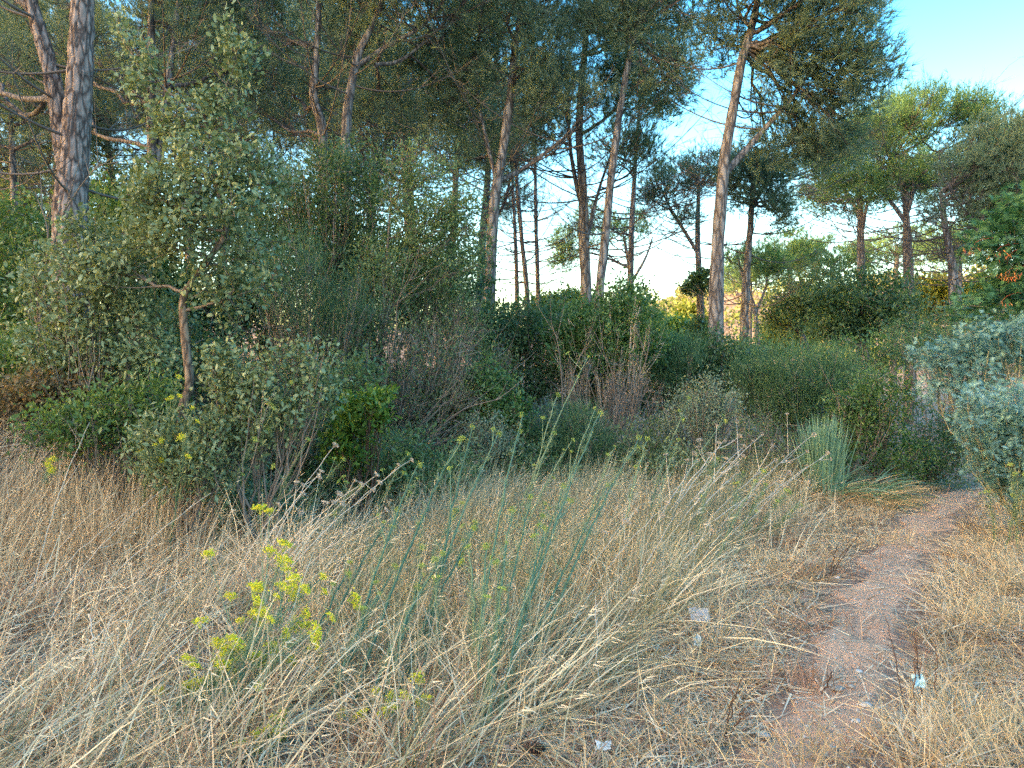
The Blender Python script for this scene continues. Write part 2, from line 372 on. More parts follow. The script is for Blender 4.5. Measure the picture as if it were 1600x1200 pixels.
def px_ellipse(e, Z):
    """(cx, cy, rx, ry, depth radius / rx, depth shift) in photo pixels at distance Z"""
    cx, cy, rx, ry = e[:4]; dr = e[4] if len(e) > 4 else 0.9; dz = e[5] if len(e) > 5 else 0
    c = P(cx, cy, Z + dz); k = (Z + dz) / F
    return c, np.array([rx * k, max(rx * k * dr, .12), ry * k])
def trunk_line(pp, Z, n=26, depth=0.0, rng=None):
    pts = [P(x, y, Z + depth * i / max(1, len(pp) - 1)) for i, (x, y) in enumerate(pp)]
    b = pts[0]; pts[0] = onG(b[0], b[1], -0.15) if b[2] > H(b[0], b[1]) - .1 else np.array([b[0], b[1], float(H(b[0], b[1])) - .15])
    return spline(pts, n)
def pine(label, Z, stems, dia, crown, ntips=700, seed=1, k1=12, k2=7, mat='pine', need=13, nl=.19, nw=.0068, dead=14, dead_len=1.8,
         rise=.6, low=.3, depth=0.3, tufts=6, r1=.032, near=False, deadspan=(.12, .6), ns=14, group='pines behind the scrub', name='stone_pine', shell=.6):
    rng = R(seed); lines = []; ntips = int(ntips * 1.0); dead = int(dead * (.65 if Z < 14 else 1.0)); need = max(6, int(need * .72)); nw *= 1.4
    for k, s_ in enumerate(stems):
        pp, dd = (s_, dia) if not isinstance(s_, tuple) else s_
        lines.append((trunk_line(pp, Z, 60 if near else 26, depth) if k == 0 else spline([P(x, y, Z + depth * .5 + .15 * k * (q > 0)) for q, (x, y) in enumerate(pp)], 24), dd))
    base = lines[0][0][0] + [0, 0, .15]
    t = thing(name, label, 'pine tree', base, group)
    for k, (L, dd) in enumerate(lines):
        n = len(L); tt = np.linspace(0, 1, n); r = dd / 2 * (1 - .62 * tt ** 1.2) * (1 + .35 * np.exp(-tt * 14) * (k == 0))
        mb = MB()
        if near:
            L2 = spline(L, 190); r2 = np.interp(np.linspace(0, 1, 190), tt, r); plated(mb, L2, r2, 60, seed + k)
            mb.build('trunk' if k == 0 else 'fork_stem', M['near_bark'], t)
        else:
            L2 = spline(L, 60); r2 = np.interp(np.linspace(0, 1, 60), tt, r)
            tube(mb, L2, r2, ns, .5, .14, seed); mb.build('trunk' if k == 0 else 'fork_stem', M['pine_bark'], t)
        lines[k] = (L, r)
    allT = np.vstack([l for l, _ in lines]); allR = np.concatenate([r for _, r in lines])
    o_ = np.argsort(allT[:, 2]); allT, allR = allT[o_], allR[o_]
    wts = np.array([e[2] * e[3] for e in crown], float); wts /= wts.sum()
    tips = np.vstack([ellip(rng, px_ellipse(e, Z), max(8, int(ntips * w)), shell) for e, w in zip(crown, wts)])
    limbs, subs, tb = grow(rng, allT, allR, tips, k1, k2, rise, r1, .014, low)
    for L, r in limbs:
        mb = MB(); tube(mb, spline(L, 14), np.interp(np.linspace(0, 1, 14), np.linspace(0, 1, 9), r), 7, .5, .1); mb.build('limb', M['limb_bark'], t)
    bw = MB()
    for S, r in subs: tube(bw, S, r, 3, .3)
    dv = tips - tb; ln = np.linalg.norm(dv, axis=1)
    up = np.zeros_like(dv); up[:, 2] = .25
    ribbons(bw, tb, dv - up * ln[:, None], np.linalg.norm(dv - up * ln[:, None], axis=1), up, .010, 2, .3, rng, .5)
    # dry twigs low in the crown
    dp, dd_, dL, db = [], [], [], []
    for k in range(dead):
        L, r = lines[rng.integers(len(lines))]; j = int(len(L) * rng.uniform(*deadspan)); a = L[min(j, len(L)-1)]
        th = rng.uniform(0, 2 * np.pi); ll = dead_len * rng.uniform(.5, 1.2); dirn = np.array([math.cos(th), math.sin(th), rng.uniform(-.15, .45)])
        e = a + dirn * ll; m_ = a + dirn * ll * .5 - np.array([0, 0, .12 * ll]); e[2] += .25 * ll
        C = bez(a, m_, e, 12); tube(bw, C, np.linspace(.017, .004, 12), 4, rng.uniform(.4, 1))
        q = rng.integers(3, 12, 16); dp.append(C[q]); v = rng.normal(size=(16, 3)) * .5 + dirn * 1.0; v[:, 2] += .25; dd_.append(v); dL.append(rng.uniform(.2, .55, 16) * ll * .6)
    if dead:
        dp, dd_, dL = np.vstack(dp), np.vstack(dd_), np.concatenate(dL)
        b_ = rng.normal(size=dp.shape) * .15; b_[:, 2] += .15
        ends = ribbons(bw, dp, dd_, dL, b_, .008, 3, rng.random(len(dp)), rng, .6)
        ribbons(bw, np.repeat((dp + ends) / 2, 3, 0), np.repeat(dd_, 3, 0) + rng.normal(size=(len(dp) * 3, 3)) * .6, np.repeat(dL, 3) * .5, np.repeat(b_, 3, 0), .008, 1, .6, rng, .6)
    bw.build('branchwork', M['pinetwig'], t, 'stuff')
    fo = MB(); m = len(tips)
    pos = np.repeat(tips, tufts, 0) - np.repeat(dv, tufts, 0) * (rng.random((m * tufts, 1)) ** 2 * .55) + rng.normal(size=(m * tufts, 3)) * .10
    dirs = np.repeat(unit(dv) * .7 + rng.normal(size=(m, 3)) * .25, tufts, 0) + rng.normal(size=(m * tufts, 3)) * .22; dirs[:, 2] += .6
    lumpt = .5 + .35 * vnoise(pos[:, 0] * 1.1, pos[:, 1] * 1.1, pos[:, 2] * 1.1)
    needles(fo, rng, pos, dirs, need, nl, nw, lumpt)
    fo.build('foliage', M[mat], t, 'stuff')
    return t
def plated(mb, pts, rad, ns, seed):
    """a trunk whose bark stands in long uneven plates with deep furrows between"""
    n = len(pts); tan = unit(np.gradient(pts, axis=0)); s_ = unit(np.cross(tan, np.array([0, 1., 0]))); b = np.cross(tan, s_)
    th = np.arange(ns) * 2 * np.pi / ns; z = np.linalg.norm(np.gradient(pts, axis=0), axis=1).cumsum()
    TH, Zz = np.meshgrid(th, z); r = rad[:, None] * np.ones(ns)
    cx, cy = np.cos(TH), np.sin(TH)
    wob = vnoise(cx * 3 + seed, cy * 3, Zz * 2.2) * .35
    a = (TH / (2 * np.pi) * 17 + wob * 2.2); zz_ = Zz * 6.5 + 3 * vnoise(np.floor(a) * 3.1, np.floor(a) * 1.7)
    fa = np.minimum(a % 1, 1 - a % 1); fz = np.minimum(zz_ % 1, 1 - zz_ % 1)
    fur = smooth(fa / .22) * (.35 + .65 * smooth(fz / .16))
    lev = .6 + .4 * _hash(np.floor(a), np.floor(zz_), np.floor(a) * 0 + seed)
    rr = r + .022 * fur * lev - .012 + .006 * vnoise(cx * 14, cy * 14, Zz * 22)
    v = pts[:, None] + rr[..., None] * (np.cos(th)[:, None] * s_[:, None] + np.sin(th)[:, None] * b[:, None])
    i = np.arange(n - 1)[:, None] * ns; j = np.arange(ns); k = (j + 1) % ns
    q = np.stack([i + j, i + k, i + ns + k, i + ns + j], -1).reshape(-1, 4)
    mb.add(v, np.vstack([q[:, [0, 1, 2]], q[:, [0, 2, 3]]]), .5, True)

def shrub(name, label, cat, Z, blobs, base=None, mat='mid', seed=1, ntips=300, k1=6, k2=5, per=8, L=.045, w=.02, style='leaf', jit=.06, r1=.012, r2=.006,
          stem=None, stem_d=.06, stem_mat='twig', bark='twig', group=None, shell=.5, upb=.5, along=.8, low=0.0, rise=.5, tw=.006, shape='rhomb', bare=0, up=.3):
    rng = R(seed); per = int(per * (1.5 if style == 'leaf' else 1.2)); L, w = (L * 1.15, w * 1.2) if style == 'leaf' else (L, w * 1.25)
    es = [px_ellipse(e, Z) for e in blobs]
    if stem is None:
        c = es[0][0] if base is None else P(base, 600, Z)
        b = onG(c[0], es[0][0][1] if base is None else Z)
        line = np.stack([b - [0, 0, .1], b + [0, 0, .12]]); line = spline(line, 6); r = np.full(6, r1 * 1.6)
    else:
        line = trunk_line(stem, Z, 40); b = line[0] + [0, 0, .15]; r = stem_d / 2 * np.linspace(1.15, .35, 40)
    t = thing(name, label, cat, b, group)
    if stem is not None:
        mb = MB(); tube(mb, line, r, 14, .5, .16, seed); mb.build('trunk', M[stem_mat], t)
    wts = np.array([e[2] * e[3] for e in blobs], float); wts /= wts.sum()
    tips = np.vstack([ellip(rng, e, max(6, int(ntips * q)), shell, up) for e, q in zip(es, wts)])
    g_ = H(tips[:, 0], tips[:, 1]) + .04; tips[:, 2] = np.maximum(tips[:, 2], g_ + rng.random(len(tips)) * .1)
    limbs, subs, tb = grow(rng, line, r, tips, k1, k2, rise, r1, r2, low)
    bw = MB()
    for Lm, rr in limbs: tube(bw, Lm, rr, 5, rng.uniform(.2, .8))
    for S, rr in subs: tube(bw, S, rr, 3, rng.uniform(.2, .8))
    dv = tips - tb; ln = np.linalg.norm(dv, axis=1)
    wob = rng.normal(size=dv.shape) * .12
    ribbons(bw, tb, dv - wob * ln[:, None], np.linalg.norm(dv - wob * ln[:, None], axis=1), wob, tw, 2, rng.random(len(dv)), rng, .6)
    if bare:
        q = rng.integers(0, len(tips), bare); v = dv[q] + rng.normal(size=(bare, 3)) * .35 * np.linalg.norm(dv[q], axis=1)[:, None]
        b_ = rng.normal(size=v.shape) * .25
        ribbons(bw, tb[q] + rng.normal(size=(bare, 3)) * .05, v, np.linalg.norm(v, axis=1) * rng.uniform(.6, 1.3, bare), b_, tw * .9, 2, rng.random(bare), rng, .6)
    bw.build('branchwork', M[bark], t, 'stuff')
    if per:
        fo = MB(); m = len(tips); n = m * per
        f = (rng.random((n, 1)) ** 1.2) * along * np.repeat(np.minimum(1, .45 / (ln + 1e-6)), per)[:, None]
        pos = np.repeat(tips, per, 0) - np.repeat(dv, per, 0) * f + rng.normal(size=(n, 3)) * jit * 1.1
        td = np.repeat(unit(dv), per, 0); tint = np.clip(.45 + .28 * vnoise(pos[:, 0] * 2.3, pos[:, 1] * 2.3, pos[:, 2] * 2.3) + rng.normal(size=n) * .17, 0, 1)
        if style == 'leaf':
            d = td * .5 + rng.normal(size=(n, 3)) * .7; d[:, 2] += .15
            nr = rng.normal(size=(n, 3)) * .6; nr[:, 2] += .8
            leaves(fo, pos, d, nr, L * rng.uniform(.45, 1.45, n), w * rng.uniform(.55, 1.35, n), tint, shape)
        elif style == 'fine':
            d = td * .5 + rng.normal(size=(n, 3)) * .45; d[:, 2] += upb
            ribbons(fo, pos, d, L * rng.uniform(.6, 1.3, n), rng.normal(size=(n, 3)) * .12, w, 1, tint, rng, .8)
        elif style == 'frond':
            d = td * .55 + rng.normal(size=(n, 3)) * .5; d[:, 2] += .05; d = unit(d)
            LL = L * rng.uniform(.6, 1.2, n); nr = rng.normal(size=(n, 3)) * .4; nr[:, 2] += 1
            sd_ = unit(np.cross(d, nr)); drop = np.zeros((n, 3)); drop[:, 2] = -.28
            ribbons(fo, pos, d, LL, drop, .004, 2, tint, rng, .5)
            for k in range(8):
                tt = .12 + .86 * k / 8
                bp_ = pos + d * (LL * tt)[:, None] + drop * (LL * tt * tt)[:, None]
                for sg in (-1, 1):
                    dd = sd_ * sg + d * .55 + rng.normal(size=(n, 3)) * .12
                    ribbons(fo, bp_, dd, LL * (.46 - .26 * abs(tt - .45)), drop * .6, w, 1, tint + .08, rng, .8, side=d)
        fo.build('foliage', M[mat], t, 'stuff')
    return t
# ------------------------------------------------------------------ pines
PINES = []
_pine = pine
def pine(*a_, **k_): PINES.append(_pine(*a_, **k_)); return PINES[-1]
pine('thick-barked pine forking into two trunks at the left edge', 7.5, [[(118, 640), (113, 480), (110, 330), (116, 250), (126, 100), (132, -80), (140, -260)],
     ([(112, 300), (100, 230), (84, 130), (62, 50), (35, -40), (0, -160)], .20)], .37,
     [(40, -120, 260, 110, .8, 1.0), (250, -160, 200, 90, .8, .8), (-110, 60, 130, 90, .8, 2)], 520, 11, 12, 6, near=True, dead=20, dead_len=1.7, nl=.15, nw=.006, deadspan=(.35, .85), low=.55)
pine('dark pine with twin stems just right of the forked trunk', 12, [[(238, 560), (240, 420), (238, 250), (236, 80), (240, -120)],
     ([(243, 300), (255, 190), (272, 60), (290, -80)], .16)], .21,
     [(200, 40, 150, 130, .8, .5), (340, 60, 110, 120, .8, 1), (60, 90, 130, 110, .8, 1.5), (250, -110, 210, 80), (310, 190, 80, 60, .8, 1)], 880, 12, 16, 7, low=.35, dead=22, dead_len=2.2, deadspan=(.25, .7))
pine('pine with a slim S-curved trunk above the tall dark shrub', 12.5, [[(508, 560), (504, 400), (504, 215), (490, 150), (496, 70), (500, -100)]], .20,
     [(440, 60, 110, 110, .8, 1.2), (500, -90, 150, 90), (420, 160, 70, 60, .8, 1.5)], 520, 13, 11, 7, low=.4, dead=22, dead_len=1.9, deadspan=(.3, .8))
pine('pine leaning right with long bare sweeping limbs near the S-curved one', 12, [[(545, 560), (543, 400), (541, 210), (548, 140), (562, 80), (590, 20), (625, -90)],
     ([(556, 105), (600, 75), (660, 40), (710, -20)], .09), ([(585, 102), (630, 92), (690, 40), (740, -10)], .07)], .19,
     [(620, 60, 110, 90, .9, 1.0), (660, -70, 160, 90), (690, 150, 70, 70, .8, 1.5), (600, 180, 60, 40, .8, 1.2)], 760, 14, 14, 7, low=.45, dead=26, dead_len=2.1, deadspan=(.35, .8))
pine('many-branched pine rising left of the trio of thin trunks', 13, [[(760, 640), (765, 460), (772, 320), (785, 240), (797, 150), (806, 70), (830, -80)],
     ([(778, 290), (760, 220), (746, 140), (750, 40), (765, -60)], .07), ([(776, 285), (820, 262), (870, 225), (925, 180)], .09)], .22,
     [(810, 60, 90, 110, .9, 0), (730, 80, 60, 100, .8, .8), (870, 150, 70, 60, .8, 0), (820, -80, 150, 80), (740, 240, 50, 60, .8, 1)], 900, 15, 16, 7, low=.4, dead=30, dead_len=2.2, deadspan=(.22, .7))
for k, (x0, x1, x2, Z, lb) in enumerate([(808, 805, 800, 24, 'leftmost of the trio of thin distant pine trunks'), (824, 815, 806, 21, 'middle one of the trio of thin distant pine trunks'), (841, 838, 836, 23, 'rightmost of the trio of thin distant pine trunks')]):
    pine(lb, Z, [[(x0, 560), (x0, 470), (x1, 370), (x2, 260), (x2 - 4, 130)]], .165,
         [(x2 + 5 - 12 * k, 230, 45, 50), (x2 + 15, 150, 60, 60)], 230, 16 + k, 8, 5, low=.5, dead=16, dead_len=2.2, nl=.18, nw=.009, need=10, deadspan=(.3, .6), ns=8)
pine('dark-trunked pine forking low, behind the pale leaning one', 15, [[(916, 620), (916, 480), (913, 380), (911, 300), (905, 190), (915, 60), (925, -60)],
     ([(914, 340), (899, 280), (890, 215), (888, 120)], .11), ([(918, 370), (935, 300), (955, 240)], .09)], .24,
     [(900, 100, 80, 100, .9, 0), (980, 160, 60, 70, .9, 0), (850, 200, 50, 60, .9, .5), (960, 10, 100, 80), (1010, 250, 40, 40)], 820, 20, 15, 7, low=.4, dead=24, dead_len=2.3, deadspan=(.3, .6))
pine('slender pine with a pale straight trunk leaning to the right', 13, [[(930, 640), (936, 470), (945, 380), (957, 260), (976, 130), (1003, 10), (1025, -110)],
     ([(990, 70), (976, 30), (968, -30)], .07)], .175,
     [(1030, 40, 75, 70, .9, .3), (950, 40, 55, 60, .9, .3), (1040, 140, 60, 45, .9, .3), (1020, -90, 130, 70)], 620, 21, 12, 7, low=.55, dead=16, dead_len=1.9, deadspan=(.35, .75))
pine('umbrella pine with an ivy-clad trunk behind the broad pale trunk', 22, [[(1094, 600), (1095, 510), (1092, 430), (1090, 360), (1092, 290)],
     ([(1092, 400), (1072, 365), (1050, 330), (1035, 300)], .12)], .25,
     [(1060, 285, 58, 40), (1025, 310, 32, 35), (1110, 270, 45, 40), (1075, 340, 30, 18)], 480, 22, 12, 6, nl=.17, nw=.009, need=10, dead=30, dead_len=2.6, deadspan=(.45, .8), rise=.35, low=.4)
pine('tall pine with broad pale trunk and a heavy limb to the right', 12, [[(1120, 640), (1119, 500), (1122, 380), (1130, 270), (1142, 190), (1158, 100), (1180, 20), (1195, -90)],
     ([(1130, 275), (1165, 235), (1205, 190), (1240, 150), (1280, 90)], .115), ([(1172, 42), (1158, 25), (1148, -10)], .07), ([(1178, 30), (1200, 35), (1230, 10)], .06)], .235,
     [(1300, 45, 95, 75, .9, 0), (1240, 120, 70, 60, .9, .3), (1360, 100, 50, 45, .9, 0), (1250, -40, 130, 80), (1320, 150, 60, 35, .9, .3), (1130, 60, 40, 60, .9, .5), (1240, 215, 75, 50, .9, .6), (1300, 230, 55, 45, .9, .8)], 1350, 23, 18, 8, low=.45, dead=26, dead_len=2.1, deadspan=(.4, .75), mat='pine')
pine('grey-trunked pine close to the right of the broad pale trunk', 17, [[(1160, 620), (1163, 520), (1167, 420), (1175, 320), (1180, 230)],
     ([(1172, 330), (1195, 290), (1225, 250)], .1)], .215,
     [(1190, 300, 50, 45), (1225, 340, 22, 22), (1160, 270, 40, 40), (1210, 260, 40, 30)], 420, 24, 11, 6, low=.45, dead=34, dead_len=2.3, nl=.16, nw=.008, deadspan=(.35, .75))
pine('slim sunlit pine with orange branches beyond the grey trunk', 32, [[(1186, 590), (1184, 540), (1178, 480), (1160, 430), (1150, 390)],
     ([(1180, 490), (1196, 450), (1200, 410)], .14)], .26,
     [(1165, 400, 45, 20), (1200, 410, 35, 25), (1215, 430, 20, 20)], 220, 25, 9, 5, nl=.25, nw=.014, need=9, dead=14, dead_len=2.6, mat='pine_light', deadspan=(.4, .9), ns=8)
pine('broad domed umbrella pine against the open sky', 20, [[(1424, 600), (1421, 470), (1418, 380), (1415, 310), (1413, 240)],
     ([(1417, 330), (1430, 290), (1455, 255), (1475, 235)], .15), ([(1417, 350), (1380, 300), (1355, 280)], .11), ([(1415, 300), (1402, 270), (1385, 230)], .10)], .30,
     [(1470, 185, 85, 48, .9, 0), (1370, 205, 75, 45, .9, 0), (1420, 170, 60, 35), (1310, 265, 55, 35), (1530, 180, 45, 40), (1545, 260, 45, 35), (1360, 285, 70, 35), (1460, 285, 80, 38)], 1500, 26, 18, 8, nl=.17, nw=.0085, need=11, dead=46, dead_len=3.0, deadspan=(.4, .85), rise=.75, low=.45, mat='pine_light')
pine('dark pine at the right with fanned bare branches near the ground', 17, [[(1494, 600), (1491, 480), (1488, 420), (1478, 360), (1470, 300)],
     ([(1489, 430), (1510, 390), (1530, 350), (1545, 320)], .10)], .24,
     [(1570, 280, 70, 60), (1500, 330, 60, 40, .9, .5), (1610, 230, 60, 55), (1590, 340, 60, 50), (1530, 250, 60, 50)], 760, 27, 13, 7, nl=.16, nw=.008, dead=44, dead_len=2.2, deadspan=(.3, .75), low=.35)
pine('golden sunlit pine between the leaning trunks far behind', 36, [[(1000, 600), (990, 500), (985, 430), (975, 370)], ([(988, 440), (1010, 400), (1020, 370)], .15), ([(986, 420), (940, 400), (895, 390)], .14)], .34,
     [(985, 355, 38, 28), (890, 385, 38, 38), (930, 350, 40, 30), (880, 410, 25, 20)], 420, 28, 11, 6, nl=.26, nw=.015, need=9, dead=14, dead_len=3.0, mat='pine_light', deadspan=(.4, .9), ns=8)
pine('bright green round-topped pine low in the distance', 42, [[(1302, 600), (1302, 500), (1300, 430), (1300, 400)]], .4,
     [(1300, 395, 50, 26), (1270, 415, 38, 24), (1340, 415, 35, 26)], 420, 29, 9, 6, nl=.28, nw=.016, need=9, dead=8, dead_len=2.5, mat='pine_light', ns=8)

for lb, Z, st, cr, sd_ in [
    ('shaded pine filling the gap behind the S-curved trunk', 19, [(352, 600), (350, 420), (345, 260), (350, 120), (355, 0)], [(350, 90, 90, 90), (420, 190, 60, 50), (290, 150, 60, 60), (380, 0, 110, 70)], 31),
    ('shaded pine behind the pine with sweeping bare limbs', 19, [(640, 600), (640, 420), (632, 280), (625, 160), (620, 40)], [(620, 130, 95, 80), (560, 190, 60, 45), (680, 200, 60, 50), (640, 20, 120, 80)], 32),
    ('thin dark pine left of the many-branched one', 18, [(706, 600), (706, 420), (712, 280), (722, 150), (726, 20)], [(715, 150, 60, 70), (690, 240, 45, 45), (740, 40, 70, 70)], 33),
    ('pine crown filling the upper left corner behind the forked trunk', 15, [(30, 600), (28, 420), (20, 260), (15, 100)], [(20, 100, 110, 80), (90, 40, 90, 70), (150, 130, 60, 50), (-40, 180, 90, 40)], 34),
    ('pine behind the leaning pale trunk with foliage toward the right', 20, [(985, 600), (985, 430), (990, 300), (1000, 150)], [(1010, 150, 55, 60), (960, 230, 50, 45), (1060, 90, 45, 50), (1020, 50, 60, 50)], 35)]:
    pine(lb, Z, [st], .2, cr, 480, sd_, 12, 6, nl=.19, nw=.0105, need=11, dead=22, dead_len=2.4, deadspan=(.3, .7), ns=8, low=.4)

# more of the same pines further back (copies share their meshes)
for k, (src, px, Z, s_, rz, lb) in enumerate([(4, 75, 21, 1.3, 1.0, 'distant pine glimpsed between the two stems of the forked trunk'), (3, 190, 23, 1.35, 2.2, 'distant pine between the forked trunk and the twin stems'),
        (8, 300, 22, 1.3, .6, 'distant pine behind the top of the young oak'), (4, 420, 24, 1.4, 3.4, 'distant pine just left of the S-curved trunk'), (8, 575, 23, 1.35, 4.0, 'distant pine right of the leaning sweeping-limbed pine'),
        (1, 655, 25, 1.4, 1.7, 'distant pine above the loose grey-green shrub'), (4, 745, 26, 1.45, 5.0, 'distant pine just left of the many-branched trunk'), (17, 1238, 40, 1.0, 1.3, 'round-topped distant pine just right of the sunlit slim pine'), (17, 1395, 46, 1.15, 2.9, 'round-topped distant pine behind the trunk of the domed pine'), (17, 1490, 42, 1.1, 4.1, 'round-topped distant pine behind the dark right-hand pine'), (17, 1168, 44, .95, 5.1, 'round-topped distant pine behind the grey trunk'), (14, 1345, 27, 1.15, 2.0, 'distant umbrella pine behind the left half of the domed one'), (14, 1560, 26, 1.1, 4.2, 'distant umbrella pine behind the right half of the domed one'),
        (4, -40, 20, 1.3, 4.4, 'distant pine at the very left edge'), (8, 500, 28, 1.5, 5.4, 'farthest pine between S-curved trunk and leaning pine'),]):
    o = copy_tree(PINES[src]); x_ = (px - 800) / F * Z
    o.location = tuple(onG(x_, Z)); o.rotation_euler = (0, 0, rz); o.scale = (s_, s_, s_); o['label'] = lb

# ------------------------------------------------------------------ oaks behind the right-hand scrub
shrub('holm_oak', 'dark round evergreen oak in front of the domed pine', 'oak tree', 16, [(1345, 480, 68, 60), (1400, 470, 45, 50), (1300, 500, 45, 45)], mat='dark', seed=40, ntips=700, k1=12, k2=6, per=12, L=.075, w=.04,
      stem=[(1350, 620), (1352, 540), (1348, 490)], stem_d=.2, jit=.10, r1=.04, r2=.012, up=.1, stem_mat='pine_bark')
shrub('holm_oak', 'spreading grey-green oak on a crooked stem beside the grey trunk', 'oak tree', 19, [(1250, 470, 50, 45), (1225, 495, 40, 35), (1285, 450, 45, 40)], mat='willow', seed=41, ntips=520, k1=12, k2=6, per=11, L=.08, w=.04,
      stem=[(1262, 620), (1258, 545), (1245, 510), (1250, 480)], stem_d=.22, jit=.12, r1=.05, r2=.012, stem_mat='pine_bark')
shrub('ivy', 'ivy cluster climbing the trunk of the umbrella pine', 'ivy', 21.6, [(1094, 440, 22, 26), (1075, 450, 12, 12), (1092, 520, 14, 30)], mat='dark', seed=42, ntips=160, k1=5, k2=4, per=10, L=.1, w=.06, stem=[(1094, 600), (1095, 510), (1092, 440)], stem_d=.05)

# ------------------------------------------------------------------ the oak sapling in front and the scrub
shrub('oak_sapling', 'grey-green young oak with tan crooked trunk in front of the scrub', 'young oak', 6.2,
      [(300, 280, 100, 70, .9), (330, 350, 110, 75, .9), (250, 330, 80, 80, .9), (290, 190, 60, 50, .9), (400, 270, 50, 60, .9), (190, 420, 70, 60, .9, .2), (360, 440, 70, 60, .9), (350, 160, 45, 35, .8), (375, 100, 38, 40, .6), (225, 120, 32, 50, .6), (180, 40, 14, 45, .6), (360, 40, 10, 45, .6)],
      mat='oak', seed=50, ntips=740, k1=22, k2=6, per=11, L=.044, w=.024, shape='oval', jit=.05, stem=[(272, 730), (282, 660), (296, 600), (290, 530), (286, 470), (300, 440), (330, 400), (352, 355), (330, 260), (320, 180)], stem_d=.075, stem_mat='oakbark',
      r1=.014, r2=.006, low=.4, rise=.3, shell=.3, tw=.006, bare=160)
shrub('oak_sapling', 'silvery low oak shoots spreading right of the tan trunk', 'young oak', 6.0, [(470, 560, 60, 26, .7), (400, 600, 75, 28, .8), (350, 565, 40, 26, .7), (440, 640, 55, 26, .8), (500, 600, 35, 22, .7), (380, 660, 50, 30)], mat='oak', seed=51, ntips=300, k1=10, k2=5, per=10, L=.042, w=.022, shape='oval', jit=.05, base=400)
shrub('oak_sapling', 'drooping oak foliage left of the tan trunk before the forked pine', 'young oak', 6.6, [(120, 430, 85, 65, .8), (200, 500, 70, 60, .8), (100, 520, 70, 50, .8), (230, 560, 55, 45), (150, 360, 60, 30)], mat='oak', seed=52, ntips=520, k1=14, k2=5, per=10, L=.044, w=.024, shape='oval', jit=.06, base=170)
shrub('lentisk_bush', 'bright dark-green leafy bush at the left edge', 'bush', 8.2, [(40, 430, 90, 75), (20, 350, 70, 60), (60, 520, 90, 60), (-20, 480, 80, 90), (120, 460, 60, 60, .8, 1)], mat='mid', seed=53, ntips=700, k1=12, k2=6, per=12, L=.045, w=.025, jit=.07)
shrub('browned_bush', 'low bush with browned orange leaves under the left bushes', 'bush', 6.7, [(70, 600, 80, 26), (150, 600, 55, 26), (20, 620, 50, 24)], mat='brown', seed=54, ntips=260, k1=9, k2=5, per=10, L=.04, w=.025, jit=.05)
shrub('strawberry_tree', 'dense dark green shrub crown right of the sapling, tallest of the scrub', 'tall shrub', 9.6, [(510, 290, 85, 75), (540, 250, 60, 40), (470, 370, 80, 70), (530, 390, 70, 70)], mat='dark', seed=55, ntips=900, k1=14, k2=7, per=12, L=.05, w=.018, jit=.08, base=520, r1=.02)
shrub('willow_shrub', 'loose grey-green tall shrub left of the many-branched pine', 'tall shrub', 9.4, [(660, 310, 80, 75), (630, 390, 75, 80), (705, 390, 60, 80), (640, 260, 50, 40), (730, 330, 35, 50)], mat='willow', seed=56, ntips=900, k1=14, k2=7, per=9, L=.05, w=.016, jit=.09, r1=.018, bare=200,
      stem=[(585, 640), (592, 560), (600, 470), (606, 380), (612, 300)], stem_d=.06)
shrub('heath_thicket', 'tangled brown dry thicket in the middle of the scrub', 'thicket', 8.9, [(600, 560, 100, 80), (680, 560, 90, 75), (560, 650, 80, 70), (690, 640, 80, 60), (520, 520, 60, 70)], mat='willow', seed=57, ntips=600, k1=24, k2=7, per=7, L=.05, w=.014, style='leaf', jit=.1, bare=2300, tw=.007, r1=.013)
shrub('broom_bush', 'yellowish twiggy broom high on the bank beside the sapling', 'bush', 8.4, [(480, 480, 60, 60), (430, 430, 50, 55), (540, 470, 50, 60), (470, 400, 45, 35)], mat='broom', seed=58, ntips=420, k1=12, k2=6, per=14, L=.13, w=.005, style='fine', jit=.08, upb=.9, bare=150)
shrub('arbutus_bush', 'small glossy bright-green leafy bush with reddish stems', 'bush', 6.9, [(565, 645, 42, 34, .8), (540, 690, 40, 40, .8), (590, 630, 28, 24)], mat='bright', seed=59, ntips=130, k1=8, k2=4, per=11, L=.062, w=.022, shape='oval', jit=.03, stem_mat='limb_bark', bark='darkstalk', along=.45)
shrub('silver_bush', 'pale silver-grey bush at the foot of the scrub', 'bush', 8.6, [(755, 680, 50, 46), (735, 720, 50, 35), (790, 700, 35, 35)], mat='silver', seed=60, ntips=330, k1=10, k2=5, per=11, L=.035, w=.012, jit=.05)
shrub('bramble_bush', 'leafy green bush between the silver bush and the brown thicket', 'bush', 9.0, [(790, 625, 45, 36), (810, 660, 30, 30), (760, 600, 40, 36)], mat='mid', seed=61, ntips=280, k1=9, k2=5, per=11, L=.045, w=.026, jit=.05)
shrub('strawberry_tree', 'dark shaded shrub mass below the trio of thin trunks', 'tall shrub', 11.4, [(800, 520, 60, 55), (850, 500, 60, 45), (810, 580, 60, 50), (870, 560, 50, 50)], mat='dark', seed=62, ntips=620, k1=10, k2=6, per=12, L=.055, w=.025, jit=.08, r1=.02)
shrub('arbutus_bush', 'big round green shrub on pale bare stems below the leaning pines', 'tall shrub', 10.6, [(960, 500, 75, 50), (900, 520, 60, 45), (1000, 530, 50, 50), (975, 465, 45, 28), (940, 560, 70, 35)], mat='mid', seed=63, ntips=850, k1=16, k2=6, per=11, L=.055, w=.026, jit=.07, base=930, r1=.022, bark='stalk', up=.6)
shrub('sunlit_bush', 'sunlit yellow bush glowing behind the big round green shrub', 'bush', 27, [(890, 470, 28, 16), (910, 480, 20, 14)], mat='yellow', seed=64, ntips=160, k1=6, k2=4, per=10, L=.14, w=.08, jit=.12)
